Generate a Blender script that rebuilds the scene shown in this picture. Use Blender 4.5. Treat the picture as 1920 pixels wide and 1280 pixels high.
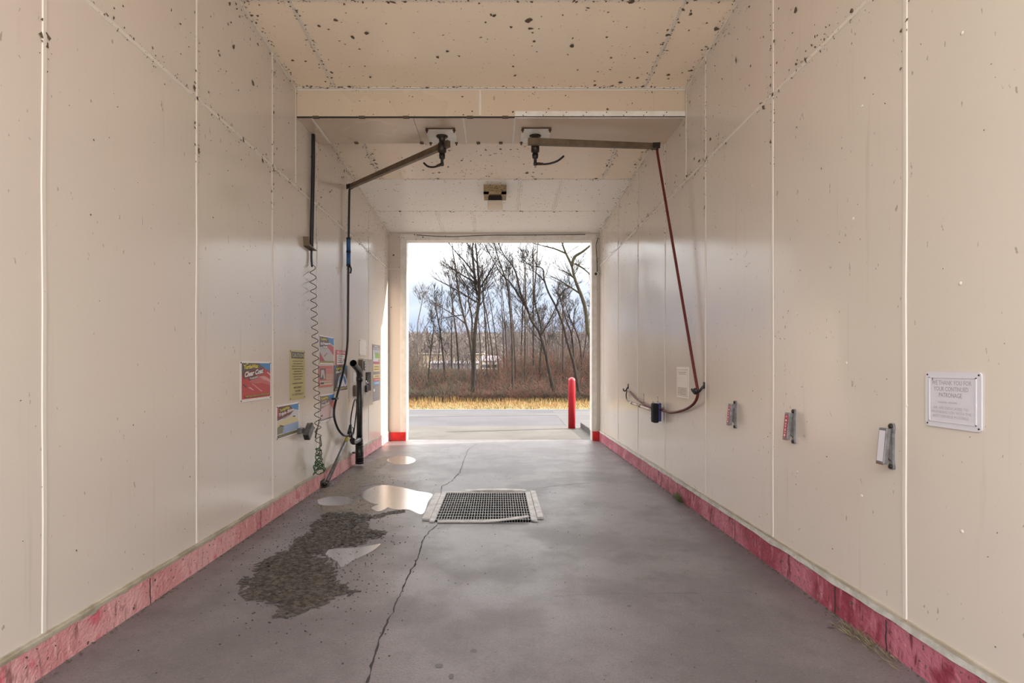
import bpy, math, random
from mathutils import Vector, Matrix, Quaternion, noise
random.seed(7)
S = bpy.context.scene
for o in list(bpy.data.objects):
    bpy.data.objects.remove(o)
COL = S.collection

# ------------------------------------------------------------------ camera
F = 1030.0; PX, PY = 934.0, 687.0; EYE = 1.36          # pixels in the 1920x1280 frame
WL, WR = -2.012, 1.869                                   # wall faces
cam = bpy.data.cameras.new('camera'); cam.sensor_width = 36; cam.lens = F / 1920 * 36
cam.shift_x = (960 - PX) / 1920; cam.shift_y = (PY - 640) / 1920
cam.clip_start = .05; cam.clip_end = 3000
co = bpy.data.objects.new('camera', cam); COL.objects.link(co)
co.location = (0, 0, EYE); co.rotation_euler = (math.radians(90), 0, 0)
S.camera = co
S.view_settings.view_transform = 'Standard'; S.view_settings.look = 'None'
S.view_settings.gamma = 1; S.view_settings.use_curve_mapping = False
S.view_settings.exposure = 0.74

# ------------------------------------------------------------------ sky
SKY = 3.1
w = bpy.data.worlds.new('sky'); S.world = w; w.use_nodes = True
N = w.node_tree.nodes; L = w.node_tree.links; N.clear()
out = N.new('ShaderNodeOutputWorld'); bg = N.new('ShaderNodeBackground')
tc = N.new('ShaderNodeTexCoord'); sep = N.new('ShaderNodeSeparateXYZ')
mp = N.new('ShaderNodeMapping'); mp.inputs['Scale'].default_value = (2.2, 2.2, 9)
nz = N.new('ShaderNodeTexNoise'); nz.inputs['Scale'].default_value = 1.7
nz.inputs['Detail'].default_value = 5; nz.inputs['Roughness'].default_value = .52
L.new(tc.outputs['Generated'], sep.inputs[0]); L.new(tc.outputs['Generated'], mp.inputs[0]); L.new(mp.outputs[0], nz.inputs[0])
m1 = N.new('ShaderNodeMath'); m1.operation = 'MULTIPLY_ADD'; m1.inputs[1].default_value = .16; m1.inputs[2].default_value = -.08
L.new(nz.outputs['Fac'], m1.inputs[0])
m2 = N.new('ShaderNodeMath'); m2.operation = 'ADD'
L.new(sep.outputs['Z'], m2.inputs[0]); L.new(m1.outputs[0], m2.inputs[1])
rp = N.new('ShaderNodeValToRGB'); cr = rp.color_ramp
cr.elements[0].position = 0.0; cr.elements[0].color = (.29, .40, .60, 1)
cr.elements[1].position = 1.0; cr.elements[1].color = (SKY, SKY, SKY, 1)
for p, c in ((.055, (.31, .41, .60)), (.10, (.44, .51, .63)), (.14, (.56, .61, .70)), (.175, (1.0, 1.02, 1.05)), (.205, (1.9, 1.9, 1.9)), (.28, (SKY, SKY * .99, SKY * .98))):
    e = cr.elements.new(p); e.color = (*c, 1)
L.new(m2.outputs[0], rp.inputs[0]); L.new(rp.outputs[0], bg.inputs[0]); L.new(bg.outputs[0], out.inputs[0])
bg.inputs[1].default_value = 1.0

# ------------------------------------------------------------------ sun (low, from the right beyond the exit)
sun = bpy.data.lights.new('sun', 'SUN'); sun.energy = 8.5; sun.angle = math.radians(1.2); sun.color = (1, .90, .76)
so = bpy.data.objects.new('sun', sun); COL.objects.link(so)
so.rotation_euler = Vector((-2.68, -.62, -1.13)).to_track_quat('-Z', 'Y').to_euler()
so.location = (12, 4, 9)

# ------------------------------------------------------------------ pixel helpers (direction + the surface it touches)
def fl(x, y, z=0.0):
    Y = F * (EYE - z) / (y - PY); return Vector(((x - PX) * Y / F, Y, z))
def onx(x, y, X):                                        # on a plane of constant X (a wall)
    Y = X * F / (x - PX); return Vector((X, Y, EYE - (y - PY) * Y / F))
def aty(x, y, Y):
    return Vector(((x - PX) * Y / F, Y, EYE - (y - PY) * Y / F))
def lw(x, y, d=0.0): return onx(x, y, WL + d)
def rw(x, y, d=0.0): return onx(x, y, WR - d)
def ceil_z(Y): return 4.13 - .0672 * (Y - 5.48)

# ------------------------------------------------------------------ materials
MATS = {}
def mat(name, col, rough=.5, metal=0.0, var=None, scale=3.0, detail=6, bump=0.0, bscale=40, stretch=(1, 1, 1), spec=.5, vmin=.35, vmax=.65, rvar=0.0, coat=0.0):
    """principled material; var = second colour mixed in by object-space noise"""
    if name in MATS: return MATS[name]
    m = bpy.data.materials.new(name); m.use_nodes = True
    n = m.node_tree.nodes; l = m.node_tree.links
    b = n['Principled BSDF']
    b.inputs['Base Color'].default_value = (*col, 1); b.inputs['Roughness'].default_value = rough
    b.inputs['Metallic'].default_value = metal; b.inputs['Specular IOR Level'].default_value = spec
    b.inputs['Coat Weight'].default_value = coat
    if var or bump or rvar:
        g = n.new('ShaderNodeNewGeometry'); mpn = n.new('ShaderNodeMapping'); mpn.inputs['Scale'].default_value = stretch
        l.new(g.outputs['Position'], mpn.inputs[0])
    if var or rvar:
        t = n.new('ShaderNodeTexNoise'); t.inputs['Scale'].default_value = scale; t.inputs['Detail'].default_value = detail
        t.inputs['Roughness'].default_value = .6
        l.new(mpn.outputs[0], t.inputs[0])
        mr = n.new('ShaderNodeMapRange'); mr.interpolation_type = 'SMOOTHERSTEP'; mr.inputs[1].default_value = vmin; mr.inputs[2].default_value = vmax
        l.new(t.outputs['Fac'], mr.inputs[0])
        if var:
            mx = n.new('ShaderNodeMix'); mx.data_type = 'RGBA'
            mx.inputs[6].default_value = (*col, 1); mx.inputs[7].default_value = (*var, 1)
            l.new(mr.outputs[0], mx.inputs[0]); l.new(mx.outputs[2], b.inputs['Base Color'])
        if rvar:
            ma = n.new('ShaderNodeMath'); ma.operation = 'MULTIPLY_ADD'; ma.inputs[1].default_value = rvar; ma.inputs[2].default_value = rough
            l.new(mr.outputs[0], ma.inputs[0]); l.new(ma.outputs[0], b.inputs['Roughness'])
    if bump:
        t2 = n.new('ShaderNodeTexNoise'); t2.inputs['Scale'].default_value = bscale; t2.inputs['Detail'].default_value = 4
        l.new(mpn.outputs[0], t2.inputs[0])
        bp = n.new('ShaderNodeBump'); bp.inputs['Strength'].default_value = bump; bp.inputs['Distance'].default_value = .02
        l.new(t2.outputs['Fac'], bp.inputs['Height']); l.new(bp.outputs[0], b.inputs['Normal'])
    MATS[name] = m
    return m

def panel_mat(name, base, warm, rough):
    """glossy fibreglass sheet: blotchy cream, fine scratches and vertical water streaks, slight waviness"""
    m = bpy.data.materials.new(name); m.use_nodes = True; n = m.node_tree.nodes; l = m.node_tree.links
    b = n['Principled BSDF']; b.inputs['Specular IOR Level'].default_value = .5
    g = n.new('ShaderNodeNewGeometry')
    def noise_(scale, stretch, lo, hi, det=5):
        mpn = n.new('ShaderNodeMapping'); mpn.inputs['Scale'].default_value = stretch; l.new(g.outputs['Position'], mpn.inputs[0])
        t = n.new('ShaderNodeTexNoise'); t.inputs['Scale'].default_value = scale; t.inputs['Detail'].default_value = det
        l.new(mpn.outputs[0], t.inputs[0])
        mr = n.new('ShaderNodeMapRange'); mr.interpolation_type = 'SMOOTHERSTEP'; mr.inputs[1].default_value = lo; mr.inputs[2].default_value = hi; l.new(t.outputs['Fac'], mr.inputs[0])
        return mr.outputs[0], t.outputs['Fac']
    a, _ = noise_(.8, (1, 1, .7), .2, .8, 3)
    mx = n.new('ShaderNodeMix'); mx.data_type = 'RGBA'; mx.inputs[6].default_value = (*base, 1); mx.inputs[7].default_value = (*warm, 1); l.new(a, mx.inputs[0])
    s, _ = noise_(7, (3, 3, .14), .60, .82)
    mu = n.new('ShaderNodeMath'); mu.operation = 'MULTIPLY'; mu.inputs[1].default_value = .28; l.new(s, mu.inputs[0])
    mx2 = n.new('ShaderNodeMix'); mx2.data_type = 'RGBA'; mx2.inputs[7].default_value = (.42, .36, .27, 1); l.new(mu.outputs[0], mx2.inputs[0]); l.new(mx.outputs[2], mx2.inputs[6])
    k, _ = noise_(34, (1, 1, .45), .71, .74, 3)
    ku = n.new('ShaderNodeMath'); ku.operation = 'MULTIPLY'; ku.inputs[1].default_value = .5; l.new(k, ku.inputs[0])
    mx3 = n.new('ShaderNodeMix'); mx3.data_type = 'RGBA'; mx3.inputs[7].default_value = (.16, .12, .08, 1); l.new(ku.outputs[0], mx3.inputs[0]); l.new(mx2.outputs[2], mx3.inputs[6])
    l.new(mx3.outputs[2], b.inputs['Base Color'])
    ra = n.new('ShaderNodeMath'); ra.operation = 'MULTIPLY_ADD'; ra.inputs[1].default_value = .10; ra.inputs[2].default_value = rough; l.new(a, ra.inputs[0]); l.new(ra.outputs[0], b.inputs['Roughness'])
    _, wv = noise_(1.6, (1, 1, .5), 0, 1, 1)
    bp = n.new('ShaderNodeBump'); bp.inputs['Strength'].default_value = .2; bp.inputs['Distance'].default_value = .05
    l.new(wv, bp.inputs['Height']); l.new(bp.outputs[0], b.inputs['Normal'])
    MATS[name] = m; return m

def paint_kerb(name, c1, c2, c3, top):
    """worn painted concrete upstand: paint in several faded tones, chipped to grey along an uneven top edge and in spots"""
    m = bpy.data.materials.new(name); m.use_nodes = True; n = m.node_tree.nodes; l = m.node_tree.links
    b = n['Principled BSDF']; b.inputs['Roughness'].default_value = .55
    g = n.new('ShaderNodeNewGeometry'); sp = n.new('ShaderNodeSeparateXYZ'); l.new(g.outputs['Position'], sp.inputs[0])
    def nz_(scale, lo, hi, det=6, st=(1, 1, 1)):
        mpn = n.new('ShaderNodeMapping'); mpn.inputs['Scale'].default_value = st; l.new(g.outputs['Position'], mpn.inputs[0])
        t = n.new('ShaderNodeTexNoise'); t.inputs['Scale'].default_value = scale; t.inputs['Detail'].default_value = det; l.new(mpn.outputs[0], t.inputs[0])
        mr = n.new('ShaderNodeMapRange'); mr.interpolation_type = 'SMOOTHERSTEP'; mr.inputs[1].default_value = lo; mr.inputs[2].default_value = hi; l.new(t.outputs['Fac'], mr.inputs[0]); return mr.outputs[0]
    def mix(f, a, c):
        x = n.new('ShaderNodeMix'); x.data_type = 'RGBA'; l.new(f, x.inputs[0])
        if isinstance(a, tuple): x.inputs[6].default_value = (*a, 1)
        else: l.new(a, x.inputs[6])
        x.inputs[7].default_value = (*c, 1); return x.outputs[2]
    c = mix(nz_(2.2, .38, .62), c1, c2)
    c = mix(nz_(6, .52, .70, 6, (1, 1, 1)), c, c3)
    c = mix(nz_(20, .50, .74, 8, (1, 1, .35)), c, tuple(min(1, x * 1.12 + .02) for x in c2))
    c = mix(nz_(26, .56, .72, 9, (1, 1, .22)), c, tuple(x * .55 for x in c1))
    c = mix(nz_(38, .63, .68, 4), c, (.10, .07, .06))
    c = mix(nz_(9, .70, .73, 5), c, (.22, .21, .18))
    e = n.new('ShaderNodeMath'); e.operation = 'MULTIPLY_ADD'; e.inputs[1].default_value = .05; l.new(nz_(5, .3, .8, 6), e.inputs[0]); l.new(sp.outputs['Z'], e.inputs[2])
    r = n.new('ShaderNodeMapRange'); r.inputs[1].default_value = top; r.inputs[2].default_value = top + .004; l.new(e.outputs[0], r.inputs[0])
    c = mix(r.outputs[0], c, (.36, .34, .28))
    l.new(c, b.inputs['Base Color'])
    t2 = n.new('ShaderNodeTexNoise'); t2.inputs['Scale'].default_value = 45; t2.inputs['Detail'].default_value = 6; l.new(g.outputs['Position'], t2.inputs[0])
    bp = n.new('ShaderNodeBump'); bp.inputs['Strength'].default_value = .9; bp.inputs['Distance'].default_value = .01; l.new(t2.outputs['Fac'], bp.inputs['Height']); l.new(bp.outputs[0], b.inputs['Normal'])
    MATS[name] = m; return m

def concrete_mat(name, c1, c2, dark, rough, blotch=1.3):
    m = bpy.data.materials.new(name); m.use_nodes = True; n = m.node_tree.nodes; l = m.node_tree.links
    b = n['Principled BSDF']
    g = n.new('ShaderNodeNewGeometry')
    def nz_(scale, lo, hi, det=6, st=(1, 1, 1), rgh=.6):
        mpn = n.new('ShaderNodeMapping'); mpn.inputs['Scale'].default_value = st; l.new(g.outputs['Position'], mpn.inputs[0])
        t = n.new('ShaderNodeTexNoise'); t.inputs['Scale'].default_value = scale; t.inputs['Detail'].default_value = det; t.inputs['Roughness'].default_value = rgh; l.new(mpn.outputs[0], t.inputs[0])
        mr = n.new('ShaderNodeMapRange'); mr.interpolation_type = 'SMOOTHERSTEP'; mr.inputs[1].default_value = lo; mr.inputs[2].default_value = hi; l.new(t.outputs['Fac'], mr.inputs[0]); return mr.outputs[0]
    def mix(f, a, c, k=1.0):
        if k != 1:
            q = n.new('ShaderNodeMath'); q.operation = 'MULTIPLY'; q.inputs[1].default_value = k; l.new(f, q.inputs[0]); f = q.outputs[0]
        x = n.new('ShaderNodeMix'); x.data_type = 'RGBA'; l.new(f, x.inputs[0])
        if isinstance(a, tuple): x.inputs[6].default_value = (*a, 1)
        else: l.new(a, x.inputs[6])
        x.inputs[7].default_value = (*c, 1); return x.outputs[2]
    bl = nz_(blotch, .36, .64, 8)
    c = mix(bl, c1, c2)
    c = mix(nz_(3.2, .50, .80, 7), c, dark, .45)
    c = mix(nz_(11, .45, .72, 9, (1, 1, 1), .7), c, dark, .38)
    c = mix(nz_(60, .50, .68, 5, (1, 1, 1), .7), c, tuple(min(1, x * 1.35) for x in c1), .35)
    c = mix(nz_(95, .52, .66, 3), c, dark, .6)
    c = mix(nz_(22, .70, .73, 3), c, (.07, .06, .055), .7)
    l.new(c, b.inputs['Base Color'])
    ra = n.new('ShaderNodeMath'); ra.operation = 'MULTIPLY_ADD'; ra.inputs[1].default_value = .12; ra.inputs[2].default_value = rough; l.new(bl, ra.inputs[0]); l.new(ra.outputs[0], b.inputs['Roughness'])
    t2 = n.new('ShaderNodeTexNoise'); t2.inputs['Scale'].default_value = 120; t2.inputs['Detail'].default_value = 3; l.new(g.outputs['Position'], t2.inputs[0])
    bp = n.new('ShaderNodeBump'); bp.inputs['Strength'].default_value = .35; bp.inputs['Distance'].default_value = .004; l.new(t2.outputs['Fac'], bp.inputs['Height']); l.new(bp.outputs[0], b.inputs['Normal'])
    MATS[name] = m; return m

def water_mat(name, tint):
    m = bpy.data.materials.new(name); m.use_nodes = True; n = m.node_tree.nodes; l = m.node_tree.links
    n.remove(n['Principled BSDF']); o = n['Material Output']
    tr = n.new('ShaderNodeBsdfTransparent'); tr.inputs[0].default_value = (*tint, 1)
    gl = n.new('ShaderNodeBsdfGlossy'); gl.inputs['Roughness'].default_value = .22; gl.inputs[0].default_value = (.50, .48, .475, 1)
    fr = n.new('ShaderNodeFresnel'); fr.inputs[0].default_value = 1.33
    mx = n.new('ShaderNodeMixShader'); l.new(fr.outputs[0], mx.inputs[0]); l.new(tr.outputs[0], mx.inputs[1]); l.new(gl.outputs[0], mx.inputs[2]); l.new(mx.outputs[0], o.inputs[0])
    MATS[name] = m; return m

PANEL = panel_mat('cream_panel', (.675, .618, .545), (.695, .61, .55), .13)
PANEL_UP = PANEL
PANEL_C = panel_mat('ceiling_panel', (.90, .775, .62), (.91, .77, .625), .16)
PANEL_B = panel_mat('beam_panel', (.62, .515, .395), (.64, .515, .40), .25)
PANEL_W = panel_mat('pale_ceiling_panel', (.90, .87, .83), (.91, .87, .84), .3)
STRIP = mat('seam_strip_plastic', (.73, .675, .61), .35)
TRIMW = mat('white_trim', (.82, .79, .75), .4, var=(.74, .70, .64), scale=9)
FLASH = mat('dirty_flashing', (.52, .47, .375), .45, var=(.36, .31, .225), scale=8)
FLASHR = mat('beige_flashing', (.52, .47, .39), .45, var=(.42, .36, .28), scale=6)
LEDGE = mat('grey_ledge', (.60, .58, .54), .7, var=(.46, .44, .40), scale=14)
CONC = concrete_mat('bay_concrete', (.170, .150, .155), (.135, .119, .123), (.085, .074, .074), .36)
CONC_DIM = mat('backing', (.34, .30, .25), .8)
APRON = concrete_mat('apron_concrete', (.080, .070, .059), (.067, .059, .050), (.048, .042, .036), .7, .8)
ASPH = concrete_mat('worn_asphalt', (.058, .053, .061), (.047, .043, .050), (.033, .030, .034), .75, .35)
ASPH_D = concrete_mat('dark_asphalt', (.066, .061, .064), (.055, .051, .052), (.038, .035, .035), .75, .6)
KERB_L = paint_kerb('pink_kerb_paint', (.62, .27, .27), (.70, .38, .38), (.60, .13, .17), .178)
KERB_R = paint_kerb('crimson_kerb_paint', (.33, .05, .085), (.50, .16, .22), (.27, .033, .06), .197)
REDP = mat('red_paint', (.72, .02, .015), .35, var=(.55, .02, .02), scale=12)
BLACK = mat('black_rubber', (.012, .012, .013), .4)
BLACKP = mat('black_pipe', (.018, .017, .016), .35, var=(.035, .032, .03), scale=9)
STEEL = mat('galvanised_steel', (.42, .41, .40), .38, .75, var=(.30, .29, .28), scale=25)
FRAMEM = mat('weathered_steel_flat', (.50, .475, .46), .5, .25, var=(.36, .34, .33), scale=14)
BRONZE = mat('brown_boom_paint', (.16, .115, .07), .45, .2, var=(.11, .08, .05), scale=10)
DKMET = mat('dark_oily_metal', (.035, .028, .022), .4, .4)
RUST = mat('rusty_bolt', (.07, .035, .02), .7)
BLUE = mat('blue_grip', (.025, .11, .30), .5)
NAVY = mat('navy_block', (.015, .03, .18), .45)
REDH = mat('red_hose', (.12, .010, .010), .65)
GREYP = mat('grey_bracket', (.16, .15, .145), .45, .3, var=(.10, .095, .09), scale=20)
GREYL = mat('grey_casting', (.27, .27, .29), .42, .5, var=(.18, .17, .18), scale=25)
STAIN = mat('stainless', (.47, .44, .40), .34, .6, var=(.40, .37, .34), scale=6)
GREENC = mat('green_cord', (.035, .085, .032), .45)
OLIVEC = mat('olive_cord', (.07, .06, .035), .45)
CREAMP = mat('cream_tube', (.62, .47, .42), .35)
BRONZB = mat('speckled_fixture', (.36, .25, .13), .6, var=(.09, .055, .025), scale=55, vmin=.5, vmax=.62)
LENS = mat('fixture_lens', (.86, .74, .60), .3)
DARKIN = mat('dark_inside', (.01, .009, .012), .6)
DIRT = mat('cobweb_dirt', (.12, .085, .055), .9)
CRACKM = mat('crack_dark', (.035, .03, .028), .9)  # dark tone of the cracks, joints and the beam's edge gap
MUD = mat('wet_mud', (.105, .083, .065), .5, var=(.040, .031, .025), scale=24, detail=10, bump=1.0, bscale=90, rvar=.2, stretch=(1, 1.6, 1), vmin=.38, vmax=.62)
SILT = mat('brown_silt', (.19, .155, .122), .5, var=(.15, .12, .095), scale=9, bump=.3, bscale=120)
SILT2 = mat('tan_sediment', (.40, .27, .14), .4)
WATER = water_mat('shallow_water', (.84, .79, .73))
STAINM = mat('oil_spot', (.07, .062, .06), .4)

# ------------------------------------------------------------------ mesh builder
class MB:
    def __init__(s): s.v = []; s.f = []; s.m = []; s.sm = []
    def add(s, vs, fs, mi=0, smooth=False):
        k = len(s.v); s.v += [tuple(q) for q in vs]
        for q in fs: s.f.append([k + i for i in q]); s.m.append(mi); s.sm.append(smooth)
    def box(s, a, b, mi=0):
        x0, y0, z0 = a; x1, y1, z1 = b
        v = [(x0, y0, z0), (x1, y0, z0), (x1, y1, z0), (x0, y1, z0), (x0, y0, z1), (x1, y0, z1), (x1, y1, z1), (x0, y1, z1)]
        s.add(v, [(0, 3, 2, 1), (4, 5, 6, 7), (0, 1, 5, 4), (1, 2, 6, 5), (2, 3, 7, 6), (3, 0, 4, 7)], mi); return s
    def bbox(s, a, b, r, mi=0):
        """box with chamfered edges"""
        import bmesh
        bm = bmesh.new(); bmesh.ops.create_cube(bm, size=1)
        c = [(p + q) / 2 for p, q in zip(a, b)]; d = [q - p for p, q in zip(a, b)]
        for v in bm.verts: v.co = Vector([c[i] + v.co[i] * d[i] for i in range(3)])
        bmesh.ops.bevel(bm, geom=bm.edges[:], offset=r, segments=2, affect='EDGES', profile=.5)
        bm.verts.index_update()
        s.add([v.co[:] for v in bm.verts], [[v.index for v in f.verts] for f in bm.faces], mi); bm.free(); return s
    def prism(s, poly, ax, h0, h1, mi=0):
        """poly of 2-D points extruded along axis ax between h0 and h1"""
        def p(q, h):
            r = list(q); r.insert(ax, h); return r
        n = len(poly); v = [p(q, h0) for q in poly] + [p(q, h1) for q in poly]
        s.add(v, [list(range(n))[::-1], list(range(n, 2 * n))] + [(i, (i + 1) % n, n + (i + 1) % n, n + i) for i in range(n)], mi); return s
    def tube(s, pts, r, n=8, mi=0, cap=True, smooth=True):
        pts = [Vector(p) for p in pts]; k = len(pts)
        rs = r if isinstance(r, (list, tuple)) else [r] * k
        t0 = (pts[1] - pts[0]).normalized()
        u = t0.orthogonal().normalized(); base = len(s.v); prev = t0
        for i, p in enumerate(pts):
            t = (pts[min(i + 1, k - 1)] - pts[max(i - 1, 0)])
            t = t.normalized() if t.length > 1e-9 else prev
            u = prev.rotation_difference(t) @ u; u = (u - t * u.dot(t)).normalized(); prev = t
            w_ = t.cross(u)
            for j in range(n):
                a = 2 * math.pi * j / n; q = p + (u * math.cos(a) + w_ * math.sin(a)) * rs[i]; s.v.append((q.x, q.y, q.z))
        for i in range(k - 1):
            for j in range(n):
                a = base + i * n + j; b = base + i * n + (j + 1) % n
                s.f.append([a, b, b + n, a + n]); s.m.append(mi); s.sm.append(smooth)
        if cap:
            s.f.append([base + j for j in range(n)][::-1]); s.m.append(mi); s.sm.append(False)
            s.f.append([base + (k - 1) * n + j for j in range(n)]); s.m.append(mi); s.sm.append(False)
        return s
    def lathe(s, c, prof, ax=(0, 0, 1), n=20, mi=0):
        """profile [(r,h)...] around axis ax at c"""
        ax = Vector(ax).normalized(); u = ax.orthogonal().normalized(); w_ = ax.cross(u); c = Vector(c); base = len(s.v)
        for r, h in prof:
            for j in range(n):
                a = 2 * math.pi * j / n; q = c + ax * h + (u * math.cos(a) + w_ * math.sin(a)) * r; s.v.append(q[:])
        for i in range(len(prof) - 1):
            for j in range(n):
                a = base + i * n + j; b = base + i * n + (j + 1) % n
                s.f.append([a, b, b + n, a + n]); s.m.append(mi); s.sm.append(True)
        s.f.append([base + j for j in range(n)][::-1]); s.m.append(mi); s.sm.append(False)
        s.f.append([base + (len(prof) - 1) * n + j for j in range(n)]); s.m.append(mi); s.sm.append(False)
        return s
    def mesh(s, name, mats):
        me = bpy.data.meshes.new(name); me.from_pydata(s.v, [], s.f)
        for q in (mats if isinstance(mats, (list, tuple)) else [mats]): me.materials.append(q)
        me.polygons.foreach_set('material_index', s.m); me.polygons.foreach_set('use_smooth', s.sm); me.update(); return me
    def build(s, name, mats, parent=None):
        o = bpy.data.objects.new(name, s.mesh(name, mats)); COL.objects.link(o)
        if parent: o.parent = parent
        return o

def spline(pts, n=6):
    pts = [Vector(p) for p in pts]; r = []
    for i in range(len(pts) - 1):
        p0 = pts[max(i - 1, 0)]; p1 = pts[i]; p2 = pts[i + 1]; p3 = pts[min(i + 2, len(pts) - 1)]
        for j in range(n):
            t = j / n
            r.append(.5 * ((2 * p1) + (p2 - p0) * t + (2 * p0 - 5 * p1 + 4 * p2 - p3) * t * t + (3 * p1 - p0 - 3 * p2 + p3) * t ** 3))
    r.append(pts[-1]); return r
def tag(o, label=None, cat=None, group=None, kind=None):
    if label: o['label'] = label
    if cat: o['category'] = cat
    if group: o['group'] = group
    if kind: o['kind'] = kind
    return o
def empty(name, loc=(0, 0, 0), R=None):
    o = bpy.data.objects.new(name, None); COL.objects.link(o); o.empty_display_size = .1
    mw = Matrix.Translation(Vector(loc))
    if R: mw = mw @ R.to_4x4()
    o.matrix_world = mw; return o
def copy_tree(o, parent=None):
    c = o.copy(); COL.objects.link(c); c.parent = parent
    for ch in list(o.children): copy_tree(ch, c)
    return c
RL = Matrix(((0, 0, 1), (1, 0, 0), (0, 1, 0)))          # local (u,v,n) -> left wall: u=+Y v=+Z n=+X
RR = Matrix(((0, 0, -1), (-1, 0, 0), (0, 1, 0)))        # right wall: u=-Y v=+Z n=-X

# ================================================================== STRUCTURE
Y0, Y1 = -0.3, 10.1                                       # bay from its entrance to the exit wall
G = .002
# ---- floor slab with the drain opening
DX0, DX1, DY0, DY1 = -.60, .345, 4.80, 5.90
m = MB()
for a, b in (((WL - .2, Y0 - .1), (WR + .2, DY0)), ((WL - .2, DY1), (WR + .2, 10.22)), ((WL - .2, DY0), (DX0, DY1)), ((DX1, DY0), (WR + .2, DY1))):
    m.box((a[0], a[1], -.2), (b[0], b[1], 0))
floor = tag(m.build('floor', CONC), 'grey stained concrete bay floor with a long crack and drain', 'floor', kind='structure')

def crack(pts, wpx, name='crack', seed=1, jag=.012):
    rnd = random.Random(seed); P = [fl(*p) for p in pts]; Q = []
    for a, b in zip(P[:-1], P[1:]):
        k = max(2, int((b - a).length / .03))
        for i in range(k): Q.append(a.lerp(b, i / k))
    Q.append(P[-1]); mb = MB(); vs = []
    for i, q in enumerate(Q):
        d = (Q[min(i + 1, len(Q) - 1)] - Q[max(i - 1, 0)]).normalized(); nrm = Vector((-d.y, d.x, 0))
        off = noise.noise(q * 14 + Vector((seed, 0, 0))) * jag + noise.noise(q * 45) * jag * .5
        wd = wpx * (.35 + .9 * abs(noise.noise(q * 7 + Vector((0, seed, 3))))) * (.4 + 1.1 * rnd.random())
        c = q + nrm * off
        vs += [(c + nrm * wd)[:2] + (.0012,), (c - nrm * wd)[:2] + (.0012,)]
    mb.add(vs, [(2 * i, 2 * i + 1, 2 * i + 3, 2 * i + 2) for i in range(len(Q) - 1)])
    return mb.build(name, CRACKM, floor)
crack([(690, 1280), (698, 1240), (712, 1200), (722, 1172), (736, 1148), (746, 1122), (758, 1098), (765, 1078), (778, 1058), (787, 1035), (792, 1012), (805, 996), (820, 984)], .0075, seed=2)
crack([(826, 926), (828, 912), (846, 902), (862, 886), (870, 862), (878, 842), (896, 831)], .006, seed=3, jag=.02)
crack([(998, 918), (1030, 912), (1078, 907), (1110, 905)], .005, seed=4)
crack([(735, 927), (765, 930), (800, 934)], .006, seed=5)
crack([(1040, 1119), (1120, 1113), (1200, 1112), (1300, 1112), (1390, 1110)], .0014, seed=6)
crack([(745, 826), (820, 827), (900, 826), (1000, 824), (1112, 822)], .010, seed=8, jag=.03)
for i, (x, y, a, b) in enumerate(((888, 1220, .016, .018), (823, 1248, .020, .018), (1033, 1026, .02, .02), (1001, 1068, .016, .02), (846, 1268, .012, .02), (1180, 1136, .012, .014), (745, 1020, .016, .02), (1347, 1183, .012, .012), (1558, 1177, .02, .012))):
    c = fl(x, y); q = MB(); k = 14
    q.add([(c.x + a * math.cos(t) * (1 + .3 * noise.noise(Vector((math.cos(t) * 2, math.sin(t) * 2, i)))), c.y + b * math.sin(t) * (1 + .3 * noise.noise(Vector((math.sin(t) * 2, i, 1)))), .0011) for t in [2 * math.pi * j / k for j in range(k)]], [list(range(k))])
    q.build('oil_spot', STAINM, floor)

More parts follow.
